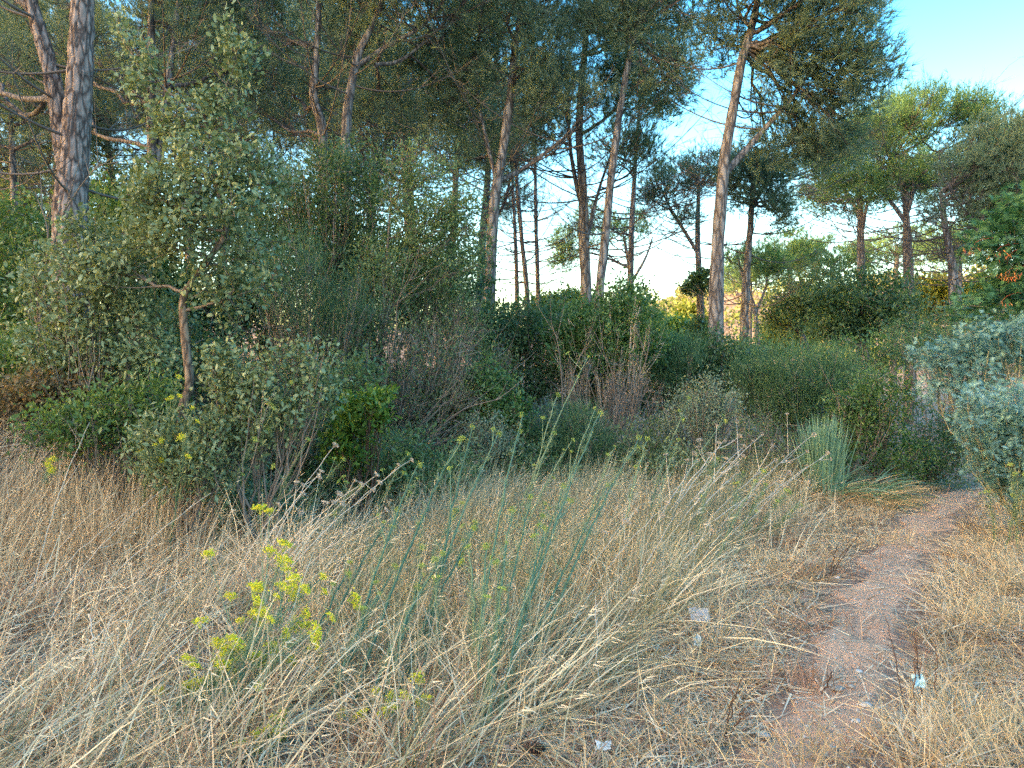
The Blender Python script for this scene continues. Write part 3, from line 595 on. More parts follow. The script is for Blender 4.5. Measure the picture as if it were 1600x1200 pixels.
shrub('dead_bush', 'leafless grey twiggy bush below the round green shrub', 'dead bush', 9.9, [(970, 590, 60, 42), (900, 590, 40, 45), (1000, 610, 45, 35)], seed=65, ntips=260, k1=14, k2=6, per=0, bare=420, tw=.008, bark='twig', r1=.014, base=950)
shrub('broom_bush', 'soft rounded fresh-green broom at the front of the scrub', 'bush', 9.1, [(885, 680, 60, 48), (850, 705, 45, 38), (920, 710, 45, 40)], mat='broom', seed=66, ntips=520, k1=12, k2=6, per=16, L=.12, w=.0055, style='fine', jit=.06, upb=.8)
shrub('heath_bush', 'grey-olive upright bush with pale shoots in mid scrub', 'bush', 9.0, [(1100, 620, 55, 38), (1130, 650, 55, 40), (1060, 650, 40, 35), (1080, 690, 60, 35)], mat='silver', seed=67, ntips=420, k1=11, k2=5, per=12, L=.035, w=.013, jit=.05, bare=120)
shrub('broom_bush', 'dark broom squeezed between the round shrub and the pale trunk foot', 'bush', 11, [(1065, 565, 45, 42), (1040, 590, 35, 40), (1030, 545, 30, 25)], mat='broom', seed=68, ntips=420, k1=9, k2=5, per=15, L=.14, w=.007, style='fine', jit=.08, upb=.8)
shrub('lentisk_bush', 'dark leafy bush wrapping the foot of the broad pale trunk', 'bush', 11.3, [(1120, 550, 55, 35), (1160, 570, 45, 35), (1100, 590, 50, 35)], mat='dark', seed=69, ntips=440, k1=9, k2=5, per=12, L=.055, w=.026, jit=.08)
shrub('broom_bush', 'large dark green broom mass behind the pampas clump', 'bush', 10.2, [(1250, 590, 90, 55), (1310, 610, 65, 50), (1210, 620, 60, 45), (1270, 650, 80, 40), (1180, 590, 45, 45)], mat='broom', seed=70, ntips=1050, k1=14, k2=7, per=15, L=.14, w=.0065, style='fine', jit=.08, upb=.7)
shrub('heath_bush', 'olive-brown ragged bush left of the pampas clump', 'bush', 8.8, [(1190, 690, 55, 38), (1160, 720, 60, 35), (1220, 720, 40, 30)], mat='willow', seed=71, ntips=300, k1=11, k2=5, per=9, L=.035, w=.012, jit=.06, bare=700)
shrub('heath_bush', 'low grey-green bush between the soft broom and the olive bush', 'bush', 9.2, [(1000, 690, 60, 40), (1030, 720, 60, 32), (975, 730, 45, 28)], mat='willow', seed=72, ntips=380, k1=11, k2=5, per=11, L=.035, w=.014, jit=.06, bare=400)
shrub('lentisk_bush', 'mid-green low bush behind the drooping pampas leaves', 'bush', 9.2, [(1370, 690, 50, 45), (1400, 720, 45, 35), (1350, 650, 45, 35)], mat='mid', seed=73, ntips=340, k1=9, k2=5, per=12, L=.04, w=.016, jit=.06)
shrub('lentisk_bush', 'shaded bush at the end of the footpath below the silvery mimosa', 'bush', 9.6, [(1450, 690, 50, 60), (1480, 730, 45, 40), (1430, 740, 40, 35), (1510, 680, 40, 60)], mat='dark', seed=74, ntips=420, k1=10, k2=5, per=11, L=.04, w=.018, jit=.07, bare=300)
shrub('heath_bush', 'dark fine-leaved undergrowth below the dark right-hand pine', 'bush', 12, [(1560, 560, 60, 55), (1500, 540, 60, 45), (1440, 530, 50, 40), (1610, 530, 50, 60)], mat='broom', seed=75, ntips=560, k1=11, k2=6, per=13, L=.1, w=.007, style='fine', jit=.1, upb=.4)
shrub('heath_bush', 'dark tangle filling the bank foot below the grey willow shrub', 'bush', 9.6, [(720, 500, 60, 50), (760, 560, 50, 50), (690, 470, 60, 45)], mat='willow', seed=76, ntips=420, k1=11, k2=6, per=9, L=.04, w=.014, jit=.08, bare=900)
shrub('lentisk_bush', 'dark bush in the shadow under the silvery oak shoots', 'bush', 7.3, [(400, 690, 70, 50), (470, 700, 60, 45), (330, 680, 60, 45), (440, 750, 60, 35)], mat='dark', seed=77, ntips=420, k1=10, k2=5, per=9, L=.04, w=.02, jit=.06, bare=500)
shrub('heath_thicket', 'bleached leafless thicket behind the yellow fennel tops at left', 'thicket', 7.0, [(280, 700, 70, 60), (230, 660, 60, 50), (350, 740, 60, 50)], seed=78, ntips=240, k1=12, k2=6, per=5, mat='oak', L=.035, w=.017, bare=1500, tw=.006, bark='twig')
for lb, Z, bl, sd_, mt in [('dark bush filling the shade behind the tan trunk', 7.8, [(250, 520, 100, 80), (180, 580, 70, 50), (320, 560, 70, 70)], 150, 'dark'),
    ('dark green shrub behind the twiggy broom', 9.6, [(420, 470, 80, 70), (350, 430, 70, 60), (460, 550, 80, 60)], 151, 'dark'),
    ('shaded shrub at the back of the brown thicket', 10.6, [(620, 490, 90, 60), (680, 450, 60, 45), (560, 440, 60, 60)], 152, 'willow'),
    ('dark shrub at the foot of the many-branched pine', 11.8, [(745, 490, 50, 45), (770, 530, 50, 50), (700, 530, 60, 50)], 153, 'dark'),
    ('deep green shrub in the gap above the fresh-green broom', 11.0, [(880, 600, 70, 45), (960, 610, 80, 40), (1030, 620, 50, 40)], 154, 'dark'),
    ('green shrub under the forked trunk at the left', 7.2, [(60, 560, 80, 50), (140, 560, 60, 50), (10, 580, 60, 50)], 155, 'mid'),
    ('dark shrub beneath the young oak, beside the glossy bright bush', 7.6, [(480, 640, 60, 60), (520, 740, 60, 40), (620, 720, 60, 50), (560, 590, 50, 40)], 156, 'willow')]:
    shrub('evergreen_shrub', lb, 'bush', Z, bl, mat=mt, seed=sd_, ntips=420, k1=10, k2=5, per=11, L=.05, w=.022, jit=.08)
for lb, Z, bl, sd_, mt, st in [('low olive bush along the grass edge below the silvery shoots', 6.6, [(330, 760, 70, 36), (420, 790, 60, 30), (270, 740, 50, 40)], 160, 'oak', 'leaf'),
    ('small oak bush hiding the foot of the tan trunk', 5.9, [(300, 720, 45, 40), (255, 690, 40, 30), (330, 680, 35, 30)], 159, 'oak', 'leaf'),
    ('low green bush along the grass edge below the glossy bush', 7.6, [(640, 750, 70, 40), (560, 770, 60, 30), (700, 740, 50, 40)], 161, 'willow', 'leaf'),
    ('ragged green bush low at the left beside the browned one', 6.3, [(170, 650, 70, 40), (100, 660, 60, 30), (240, 640, 50, 50)], 162, 'mid', 'leaf'),
    ('olive twiggy bush between silver bush and soft broom', 8.7, [(820, 730, 45, 36), (780, 760, 50, 28), (860, 760, 50, 26)], 163, 'willow', 'leaf'),
    ('green bush under the grey-olive upright bush', 8.7, [(1060, 740, 60, 32), (1130, 745, 60, 30), (1000, 760, 60, 26)], 164, 'oak', 'leaf'),
    ('light green feathery bush behind the pampas blades', 9.0, [(1330, 640, 45, 40), (1380, 620, 50, 40), (1300, 700, 50, 40)], 165, 'mid', 'leaf'),
    ('olive leafy shrub in the thicket above the silver bush', 9.2, [(700, 600, 60, 50), (740, 640, 50, 40), (660, 660, 50, 40)], 166, 'oak', 'leaf'),
    ('dull green shrub reaching up beside the willow-like stem', 9.0, [(560, 500, 60, 60), (600, 430, 50, 60), (520, 560, 50, 50)], 167, 'willow', 'leaf'),
    ('leafy shrub top closing the view below the trio of thin trunks', 12.6, [(830, 490, 60, 30), (900, 495, 60, 30), (770, 500, 50, 36), (980, 490, 50, 36)], 168, 'mid', 'leaf'),
    ('green shrub closing the view below the crooked oak', 13.5, [(1250, 560, 60, 28), (1330, 555, 60, 30), (1400, 545, 50, 34), (1180, 550, 40, 30)], 169, 'mid', 'leaf'),
    ('dark shrub closing the view behind the paler mimosa', 14, [(1480, 500, 60, 40), (1560, 490, 60, 40), (1420, 520, 40, 30)], 170, 'dark', 'leaf')]:
    shrub('evergreen_shrub', lb, 'bush', Z, bl, mat=mt, seed=sd_, ntips=340, k1=11, k2=5, per=11, L=.045 if Z < 10 else .06, w=.02 if Z < 10 else .03, jit=.08, bare=150)
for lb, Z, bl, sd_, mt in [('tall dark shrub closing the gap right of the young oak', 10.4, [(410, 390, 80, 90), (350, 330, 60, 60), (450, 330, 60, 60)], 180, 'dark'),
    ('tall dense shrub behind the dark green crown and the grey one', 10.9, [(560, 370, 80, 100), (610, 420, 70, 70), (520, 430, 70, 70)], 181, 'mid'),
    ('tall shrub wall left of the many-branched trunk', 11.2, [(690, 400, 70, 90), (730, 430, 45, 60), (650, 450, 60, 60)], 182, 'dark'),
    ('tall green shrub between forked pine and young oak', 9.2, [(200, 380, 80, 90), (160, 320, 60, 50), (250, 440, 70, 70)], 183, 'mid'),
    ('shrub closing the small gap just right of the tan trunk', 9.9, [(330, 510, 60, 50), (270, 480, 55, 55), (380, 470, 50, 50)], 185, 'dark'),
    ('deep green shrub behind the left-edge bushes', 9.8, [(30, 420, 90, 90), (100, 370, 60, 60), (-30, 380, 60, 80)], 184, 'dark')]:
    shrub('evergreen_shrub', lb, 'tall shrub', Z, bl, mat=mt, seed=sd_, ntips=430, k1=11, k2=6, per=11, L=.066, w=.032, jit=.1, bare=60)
def bare_branch(label, lines, Z, seed, r0=.012, mat='twig'):
    rng = R(seed); b0 = P(*lines[0][0], Z); b0 = onG(b0[0], Z); t = thing('bare_branch', label, 'dead branch', b0)
    for pts in lines:
        L = spline([P(x, y, Z - .25 * k / len(pts)) for k, (x, y) in enumerate(pts)], 20); L[0] = np.array([L[0][0], L[0][1], min(L[0][2], float(H(L[0][0], L[0][1])) + .05)]) if pts[0][1] > 690 else L[0]
        mb = MB(); tube(mb, L, np.linspace(r0, r0 * .3, 20), 6, rng.uniform(.2, .6), .15)
        for j in range(7):
            q = rng.integers(6, 19); d = unit(L[min(q + 1, 19)] - L[q - 1]) + rng.normal(size=3) * .5; ll = rng.uniform(.15, .45)
            tube(mb, bez(L[q], L[q] + d * ll * .5, L[q] + d * ll + [0, 0, .08], 6), np.linspace(r0 * .35, .0015, 6), 4, rng.uniform(.2, .7))
        mb.build('branch', M[mat], t)
    return t
bare_branch('pale curved bare branches arching in front of the brown thicket', [[(612, 745), (640, 690), (675, 640), (720, 590)], [(614, 742), (665, 690), (720, 642), (785, 622)], [(610, 740), (640, 715), (690, 690)]], 8.0, 171)
bare_branch('thin pale bare stem standing left of the arching branches', [[(590, 700), (602, 600), (618, 520), (622, 470), (645, 430)]], 8.2, 172, .010)
bare_branch('pale grey bare stems under the big round green shrub', [[(985, 720), (965, 640), (955, 580), (930, 520)], [(985, 720), (990, 620), (1010, 560), (1015, 510)], [(880, 700), (878, 600), (872, 540), (860, 500)], [(880, 700), (890, 610), (905, 560), (925, 530)]], 9.6, 173, .012)
bare_branch('grey leafless branches in front of the forked pine at left', [[(60, 640), (62, 500), (75, 370), (55, 300)], [(62, 500), (90, 360), (120, 300), (160, 250)]], 6.9, 174, .014, 'twig')
# mimosas
shrub('mimosa', 'blue-silver feathery mimosa at the right edge, nearest of them', 'mimosa', 6.6, [(1565, 640, 60, 40, .8), (1550, 700, 55, 38, .8), (1605, 690, 60, 70, .8), (1580, 745, 45, 30), (1530, 665, 45, 18, .6)], mat='mimosa', seed=80, ntips=430, k1=16, k2=6, per=9, L=.08, w=.0046, style='frond', jit=.04, base=1620, bark='olive', along=.9)
shrub('mimosa', 'paler feathery mimosa leaning over the end of the footpath', 'mimosa', 8.2, [(1490, 570, 50, 24, .7), (1540, 530, 50, 32, .7), (1450, 550, 40, 13, .6), (1520, 610, 45, 18), (1590, 540, 45, 45), (1455, 600, 32, 10, .6)], mat='mimosa', seed=81, ntips=300, k1=14, k2=6, per=8, L=.09, w=.0055, style='frond', jit=.05, base=1560, bark='olive', along=.8)
shrub('mimosa', 'tall green mimosa branches at the upper right edge', 'mimosa', 8.8, [(1570, 380, 60, 45, .8), (1600, 430, 50, 50), (1590, 330, 35, 30), (1560, 470, 60, 40)], mat='mimosa_green', seed=82, ntips=240, k1=10, k2=6, per=7, L=.14, w=.010, style='frond', jit=.06, stem=[(1660, 700), (1655, 560), (1640, 440), (1620, 350)], stem_d=.08, stem_mat='oakbark', low=.4)
rng = R(90); mb = MB()
for (x, y, n) in [(1572, 430, 36), (1587, 428, 18), (1522, 386, 12), (1558, 395, 9), (1578, 402, 9), (1568, 472, 7)]:
    c = P(x, y, 8.5); q = c + rng.normal(size=(n, 3)) * [.045, .05, .025]
    d = rng.normal(size=(n, 3)) * .5; d[:, 2] -= .8
    leaves(mb, q, d, rng.normal(size=(n, 3)), .065, .012, rng.random(n))
    tube(mb, bez(c + [0, 0, .03], c + [.05, .02, .1], c + [.3, .1, .12], 6), .004, 4, .1)
tag(mb.build('dead_frond_cluster', M['pods'], None, None, P(1572, 430, 8.5)), 'orange withered pod clusters hanging in the green mimosa', 'dead fronds', kind='stuff')
# bright sunlit bushes and a few trees in the distance
for k, (x, y, rx, ry, Z, mt, lb) in enumerate([(1050, 520, 34, 22, 38, 'bright', 'sunlit green bush seen left of the ivy-clad trunk'), (1078, 500, 14, 20, 44, 'yellow', 'sunlit golden bush touching the ivy-clad trunk far off'),
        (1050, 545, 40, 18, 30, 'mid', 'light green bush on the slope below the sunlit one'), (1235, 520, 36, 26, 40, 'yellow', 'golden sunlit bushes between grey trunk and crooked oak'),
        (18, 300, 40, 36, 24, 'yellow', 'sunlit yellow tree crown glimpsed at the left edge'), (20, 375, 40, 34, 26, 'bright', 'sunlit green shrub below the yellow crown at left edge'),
        (1460, 460, 50, 30, 46, 'yellow', 'sunlit golden bush behind the dark right-hand pine'), (1570, 450, 50, 34, 44, 'yellow', 'sunlit golden bush behind the green mimosa branches'), (160, 290, 70, 50, 17, 'dark', 'dark round shrub crown just right of the forked trunk'),
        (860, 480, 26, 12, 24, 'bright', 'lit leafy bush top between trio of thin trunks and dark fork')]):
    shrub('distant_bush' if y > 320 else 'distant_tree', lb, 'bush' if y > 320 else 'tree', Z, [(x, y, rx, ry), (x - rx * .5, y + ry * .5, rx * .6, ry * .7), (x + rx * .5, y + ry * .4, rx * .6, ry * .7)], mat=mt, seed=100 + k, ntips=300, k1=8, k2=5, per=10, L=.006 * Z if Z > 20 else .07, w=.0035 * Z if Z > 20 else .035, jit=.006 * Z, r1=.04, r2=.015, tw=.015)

# far wood on the hill and the unseen wood added on the rise to shade the clearing
rng = R(120); mb = MB(); n = 560
x = rng.uniform(5, 150, n); y = rng.uniform(62, 235, n); keep = np.abs(x) < y * .78 + 10; x, y = x[keep], y[keep]
z = H(x, y); n = len(x); hh = rng.uniform(1.6, 4.5, n); q = 60
c = np.stack([x, y, z], 1); off = unit(rng.normal(size=(n, q, 3))) * rng.random((n, q, 1)) ** .4; off[..., 2] = np.abs(off[..., 2]) 
pos = (c[:, None] + off * np.stack([hh * .75, hh * .75, hh], 1)[:, None]).reshape(-1, 3); nq = len(pos)
base_t = np.repeat(rng.random(n), q)
leaves(mb, pos, rng.normal(size=(nq, 3)), rng.normal(size=(nq, 3)), np.repeat(hh, q) * .22, np.repeat(hh, q) * .18, np.clip(base_t + rng.normal(size=nq) * .12, 0, 1))
tag(mb.build('far_wood', M['far']), 'sunlit golden-green wood covering the far hillside', 'wood', kind='stuff')
mb = MB(); n = 150
v = rng.uniform(-70, 28, n); u = rng.uniform(92, 112, n)
# u along the sun direction, v across it
x = u * SUN_H[0] + v * SUN_H[1]; y = u * SUN_H[1] - v * SUN_H[0]
z = H(x, y); hh = rng.uniform(4, 9.0, n); q = 90
c = np.stack([x, y, z + hh * .55], 1); off = unit(rng.normal(size=(n, q, 3))) * rng.random((n, q, 1)) ** .45
pos = (c[:, None] + off * np.stack([hh * .36, hh * .36, hh * .55], 1)[:, None]).reshape(-1, 3); nq = len(pos)
leaves(mb, pos, rng.normal(size=(nq, 3)), rng.normal(size=(nq, 3)), .95, .75, rng.random(nq))
for k in range(n): tube(mb, np.stack([[x[k], y[k], z[k] - .2], [x[k] + .1, y[k], z[k] + hh[k] * .6]]), [.16, .08], 6, .1)
tag(mb.build('shade_wood', M['pine']), 'unseen pine wood added on the rise to shade the clearing', 'wood', kind='stuff')
# ------------------------------------------------------------------ grass
def scatter(rng, n, x0, x1, y0, y1, dens):
    out = []; tot = 0
    while tot < n:
        x = rng.uniform(x0, x1, n); y = rng.uniform(y0, y1, n)
        k = (rng.random(n) < dens(x, y)) & (np.abs(x) < y * .75 + .8); out.append(np.stack([x[k], y[k]], 1)); tot += k.sum()
    return np.concatenate(out)[:n]
def bank_t(x, y): return (y - 5 - 1.1 * (x + 4)) / 4.0        # > 0 on the bank
def blade_field(mb, rng, xy, hmin, hmax, lean_mu, lean_sd, az_mu, az_sd, w, nseg, tint_mu, droop=.35, tint_sd=.26, swirl=1.1, flat=False):
    n = len(xy); z = H(xy[:, 0], xy[:, 1]) - .02; p = np.column_stack([xy, z])
    az = az_mu + rng.normal(size=n) * az_sd + swirl * vnoise(xy[:, 0] / .55 + 50, xy[:, 1] / .55); le = np.clip(np.abs(rng.normal(lean_mu, lean_sd, n) + .3 * vnoise(xy[:, 0] / .4, xy[:, 1] / .4 + 9)), 0, 1.52)
    d = np.stack([np.sin(le) * np.cos(az), np.sin(le) * np.sin(az), np.cos(le)], 1)
    b = np.stack([np.cos(az), np.sin(az), np.full(n, -.9)], 1) * (droop * rng.random(n) ** 1.5)[:, None] + rng.normal(size=(n, 3)) * .06
    L = rng.uniform(hmin, hmax, n) * (1 + .25 * vnoise(xy[:, 0] / .7, xy[:, 1] / .7))
    tint_mu = tint_mu + .16 * vnoise(xy[:, 0] / .6 + 5, xy[:, 1] / .6)
    side = np.cross(d, np.array([0, 0, 1.0]) if flat else np.array([0, 1.0, .2])) + rng.normal(size=(n, 3)) * .35
    if flat: p[:, 2] += .025 + .03 * rng.random(n)
    return ribbons(mb, p, d, L, b, w * rng.uniform(.6, 1.3, n), nseg, np.clip(rng.normal(tint_mu, tint_sd, n), 0, 1), rng, .75, side), d
rng = R(200)
clump = lambda x, y, s, k: vnoise(x / s + k, y / s - k) * .5 + .5
def left_dens(x, y):
    d = pd(x, y); return smooth((-d - .5) / .9) * np.clip(clump(x, y, .4, 3) * 2.8 - .85, .05, 1) * smooth((2.2 - bank_t(x, y)) / 1.5) * np.clip(1.15 - y * .055, .3, 1)
def near_path(x, y):
    d = np.abs(pd(x, y)); return smooth((d - .26) / .2) * (.2 + .8 * clump(x, y, .3, 9)) * smooth((1.6 - d) / .8) * np.clip(1.1 - y * .06, .25, 1)
def right_dens(x, y):
    d = pd(x, y); return smooth((d - .3) / .4) * np.clip(clump(x, y, .35, 5) * 1.6 - .35, .08, 1) * np.clip(1.1 - y * .06, .25, 1)
def mid_dens(x, y, k_=0):
    d = pd(x, y); m = smooth((x + 1.6) / 1.2) * smooth((y - 3.3) / 1.5); return m * smooth((-d - .9) / .8) * np.clip(clump(x, y, .4, 13 + k_) * 2.4 - .75, .03, 1) * smooth((.6 - bank_t(x, y)) / .8)
# the matted layer underneath
mb = MB()
xy = scatter(rng, 95000, -7.5, 7.5, 2.2, 10.5, lambda x, y: (.09 + smooth((np.abs(pd(x, y)) - .2) / .2) * .91) * np.clip(1.3 - y * .1, .15, 1) * (.4 + .6 * clump(x, y, .4, 21)))
blade_field(mb, rng, xy, .08, .34, 1.5, .08, 0, 3, .0085, 1, .5, .1, .3, flat=True)
for o in (mb.build('straw_litter', M['dry'], None, 'stuff'),): tag(o, 'flattened straw and grass litter lying on the ground', 'straw', kind='stuff')
mb = MB()
xy = scatter(rng, 42000, -7.5, 7.5, 2.2, 11, lambda x, y: (.1 + smooth((np.abs(pd(x, y)) - .2) / .3) * .9) * np.clip(1.3 - y * .1, .15, 1) * clump(x, y, .5, 31))
blade_field(mb, rng, xy, .05, .22, 1.35, .25, 0, 3, .007, 1, .5, .1, .3, flat=True)
tag(mb.build('brown_litter', M['rust'], None, 'stuff'), 'reddish-brown dead grass and pine needle litter', 'litter', kind='stuff')
# tall dry grass on the left, leaning to the right
mb = MB()
xy = scatter(rng, 34000, -7, 4, 2.3, 10.5, left_dens)
e, d = blade_field(mb, rng, xy, .18, .58, .75, .45, .2, 1.7, .0074, 3, .5, .8, .3, 1.5)
xy = scatter(rng, 4200, -7, 3, 2.4, 9.5, left_dens)
e, d = blade_field(mb, rng, xy, .4, .85, .8, .3, .1, .75, .0068, 4, .8, .55, .2, .9)
xy = scatter(rng, 2600, -6, 3, 2.6, 8, left_dens)
blade_field(mb, rng, xy, .35, .75, .9, .3, 2.7, .7, .0052, 4, .75, .5, .26, .8)
n = len(e)          # drooping seed heads
for k in range(3):
    ribbons(mb, e[::2] - d[::2] * (.02 * k), d[::2] * .6 + rng.normal(size=(len(e[::2]), 3)) * .25 + [.25, 0, -.35], .05, rng.normal(size=(len(e[::2]), 3)) * .1, .006, 1, .8, rng, .6)
tag(mb.build('dry_grass', M['dry'], None, 'stuff'), 'pale matted dry grass leaning right across the foreground', 'grass', kind='stuff')
# dead brown grass standing among the straw
mb = MB(); xy = scatter(rng, 13000, -6.5, 4, 2.4, 9.5, lambda x, y: left_dens(x, y) * np.clip(clump(x, y, .35, 77) * 2.6 - 1.0, .02, 1))
blade_field(mb, rng, xy, .12, .42, .6, .35, .2, 2.0, .0056, 3, .7, .6)
tag(mb.build('brown_grass', M['rust'], None, 'stuff'), 'dead brown grass in patches between the pale straw', 'grass', kind='stuff')
# bank grass at the left
mb = MB()
xy = scatter(rng, 4200, -3.6, 0.4, 7.0, 10.4, lambda x, y: smooth(bank_t(x, y) / .2) * smooth((1.1 - bank_t(x, y)) / .4) * np.clip(clump(x, y, .3, 61) * 2.4 - .9, .02, 1))
blade_field(mb, rng, xy, .5, 1.1, .3, .2, .2, 1.5, .0065, 4, .5, .4)
def bank_d(x, y): return smooth(1 - np.hypot((x + 3.6) / 1.5, (y - 6.0) / 1.0)) * (.3 + .7 * clump(x, y, .25, 41))
xy = scatter(rng, 3000, -5.5, -1.8, 4.6, 7.4, bank_d)
blade_field(mb, rng, xy, .4, .9, .35, .22, .2, .8, .0058, 4, .5, .4)
tag(mb.build('bank_grass', M['dry'], None, 'stuff'), 'tall straw-coloured grass standing on the left bank', 'grass', kind='stuff')
# upright greyish and greenish grass in the middle
mb = MB()
xy = scatter(rng, 11000, -2.5, 5, 3.2, 10.2, mid_dens)
blade_field(mb, rng, xy, .3, .75, .42, .25, .1, .9, .0055, 3, .5, .35)
xy = scatter(rng, 4200, -4.5, 1.5, 2.4, 6.5, lambda x, y: left_dens(x, y) * smooth((x + 3.2) / 1.5))
blade_field(mb, rng, xy, .2, .6, .6, .3, .2, 1.0, .005, 3, .45, .4)
tag(mb.build('greenish_grass', M['olive'], None, 'stuff'), 'upright grey-green grass in the middle of the clearing', 'grass', kind='stuff')
mb = MB()
xy = scatter(rng, 13000, -2.5, 5, 3.2, 10.2, lambda x, y: mid_dens(x, y, 7))
blade_field(mb, rng, xy, .2, .62, .5, .3, .1, 1.5, .0055, 3, .5, .5)
xy = scatter(rng, 20000, -2, 6.5, 2.2, 9.5, near_path)
blade_field(mb, rng, xy, .08, .28, .85, .35, 0, 3, .006, 2, .5, .5)
xy = scatter(rng, 13000, 1.0, 7.5, 2.0, 10, right_dens)
blade_field(mb, rng, xy, .08, .32, .85, .35, 0, 3, .0055, 3, .5, .5)
tag(mb.build('golden_grass', M['gold'], None, 'stuff'), 'short golden grass on both sides of the footpath', 'grass', kind='stuff')

# tufts one can tell apart beside the path
def tuft(px, py, h, n, mat, label, seed, spread=.06, lean=.6, w=.0045, az=(0, 3), name='grass_tuft', cat='grass tuft', group=None):
    rng = R(seed); b = G(px, py); mb = MB(); n = int(n * .55); h = h * .8; spread = spread * 1.35
    xy = b[:2] + rng.normal(size=(n, 2)) * spread * [1.5, .8]
    blade_field(mb, rng, xy, h * .5, h, lean, .25, az[0], az[1], w, 4, .5, .45)
    return tag(mb.build(name, M[mat], None, None, b), label, cat, group, 'stuff' if False else None)
tuft(1250, 1190, .38, 420, 'gold', 'golden grass tuft at the bottom right of the footpath', 301, .1)
tuft(1540, 1170, .42, 520, 'gold', 'thick golden tuft in the bottom right corner', 302, .12)
tuft(1240, 1075, .32, 300, 'rust', 'brownish tuft left of the path below the dark sprig', 303, .07)
tuft(1375, 850, .34, 420, 'gold', 'bright straw tuft on the left edge of the far path', 304, .14)
tuft(1480, 930, .30, 160, 'dry', 'pale stiff tuft right of the path at its bend', 305, .08, .5, .006)
tuft(1285, 905, .36, 220, 'rust', 'dark russet tuft left of the path', 306, .08)
tuft(1265, 985, .34, 240, 'rust', 'russet tuft hanging over the left path edge', 307, .08)
tuft(1105, 940, .30, 260, 'rust', 'dark rusty tuft behind the plastic scrap', 308, .07, .3)

# pampas clump
rng = R(320); b = G(1285, 790)
pg = thing('pampas_grass', 'pampas grass clump with upright blue-green blades and dry skirt', 'pampas grass', b)
def arcs(mb, n, L0, L1, lean0, lean1, droop, w, az, azs, sp, tint, off=(0, 0)):
    a = az + rng.normal(size=n) * azs; le = rng.uniform(lean0, lean1, n)
    p = np.column_stack([b[0] + off[0] + rng.normal(size=n) * sp, b[1] + off[1] + rng.normal(size=n) * sp, np.zeros(n)]); p[:, 2] = H(p[:, 0], p[:, 1])
    d = np.stack([np.sin(le) * np.cos(a), np.sin(le) * np.sin(a), np.cos(le)], 1)
    bd = np.stack([np.cos(a) * .4, np.sin(a) * .4, np.full(n, -1.)], 1) * (droop * rng.uniform(.4, 1.1, n) * (.3 + le))[:, None]
    ribbons(mb, p, d, rng.uniform(L0, L1, n), bd, w, 7, np.clip(rng.normal(tint, .2, n), 0, 1), rng, .85, np.cross(d, [0, 1, .2]) + rng.normal(size=(n, 3)) * .3)
mb = MB(); arcs(mb, 330, .75, 1.15, .02, .27, .22, .02, 0, 3, .07, .55); arcs(mb, 90, .7, 1.1, .35, .8, .8, .016, .1, .9, .08, .4); mb.build('green_leaves', M['pampas'], pg, 'stuff')
mb = MB(); arcs(mb, 420, .4, .9, .7, 1.4, .5, .014, .0, 1.5, .12, .5); arcs(mb, 260, .4, .9, .8, 1.4, .4, .013, .1, .8, .15, .5, (.5, .1)); mb.build('dry_leaves', M['gold'], pg, 'stuff')
mb = MB(); arcs(mb, 110, .6, 1.0, .5, 1.0, .95, .016, .1, .6, .12, .45, (.5, .15)); mb.build('drooping_leaves', M['pampas'], pg, 'stuff')

# ------------------------------------------------------------------ fennel and dead stalks
def head_mesh(seed, mat):
    rng = R(seed); mb = MB(); n = 13; th = np.arange(n) * 2.4; r = np.sqrt((np.arange(n) + .5) / n)
    d = np.stack([np.cos(th) * r * .8, np.sin(th) * r * .8, np.ones(n)], 1)
    e = ribbons(mb, np.zeros((n, 3)), d, .032, np.zeros((n, 3)), .0012, 1, .1, rng, .1)
    q = np.repeat(e, 9, 0) + rng.normal(size=(n * 9, 3)) * [.0055, .0055, .003]
    leaves(mb, q, rng.normal(size=(n * 9, 3)) + [0, 0, .3], rng.normal(size=(n * 9, 3)) + [0, 0, .8], .0075, .006, rng.random(n * 9))
    o = mb.build('flower_head', mat); me = o.data; bpy.data.objects.remove(o); return me
HEADS = [head_mesh(330 + k, M['flower']) for k in range(4)]
PALEHEADS = [head_mesh(350 + k, M['paleflower']) for k in range(3)]
DRYHEADS = [head_mesh(340 + k, M['stalk']) for k in range(2)]
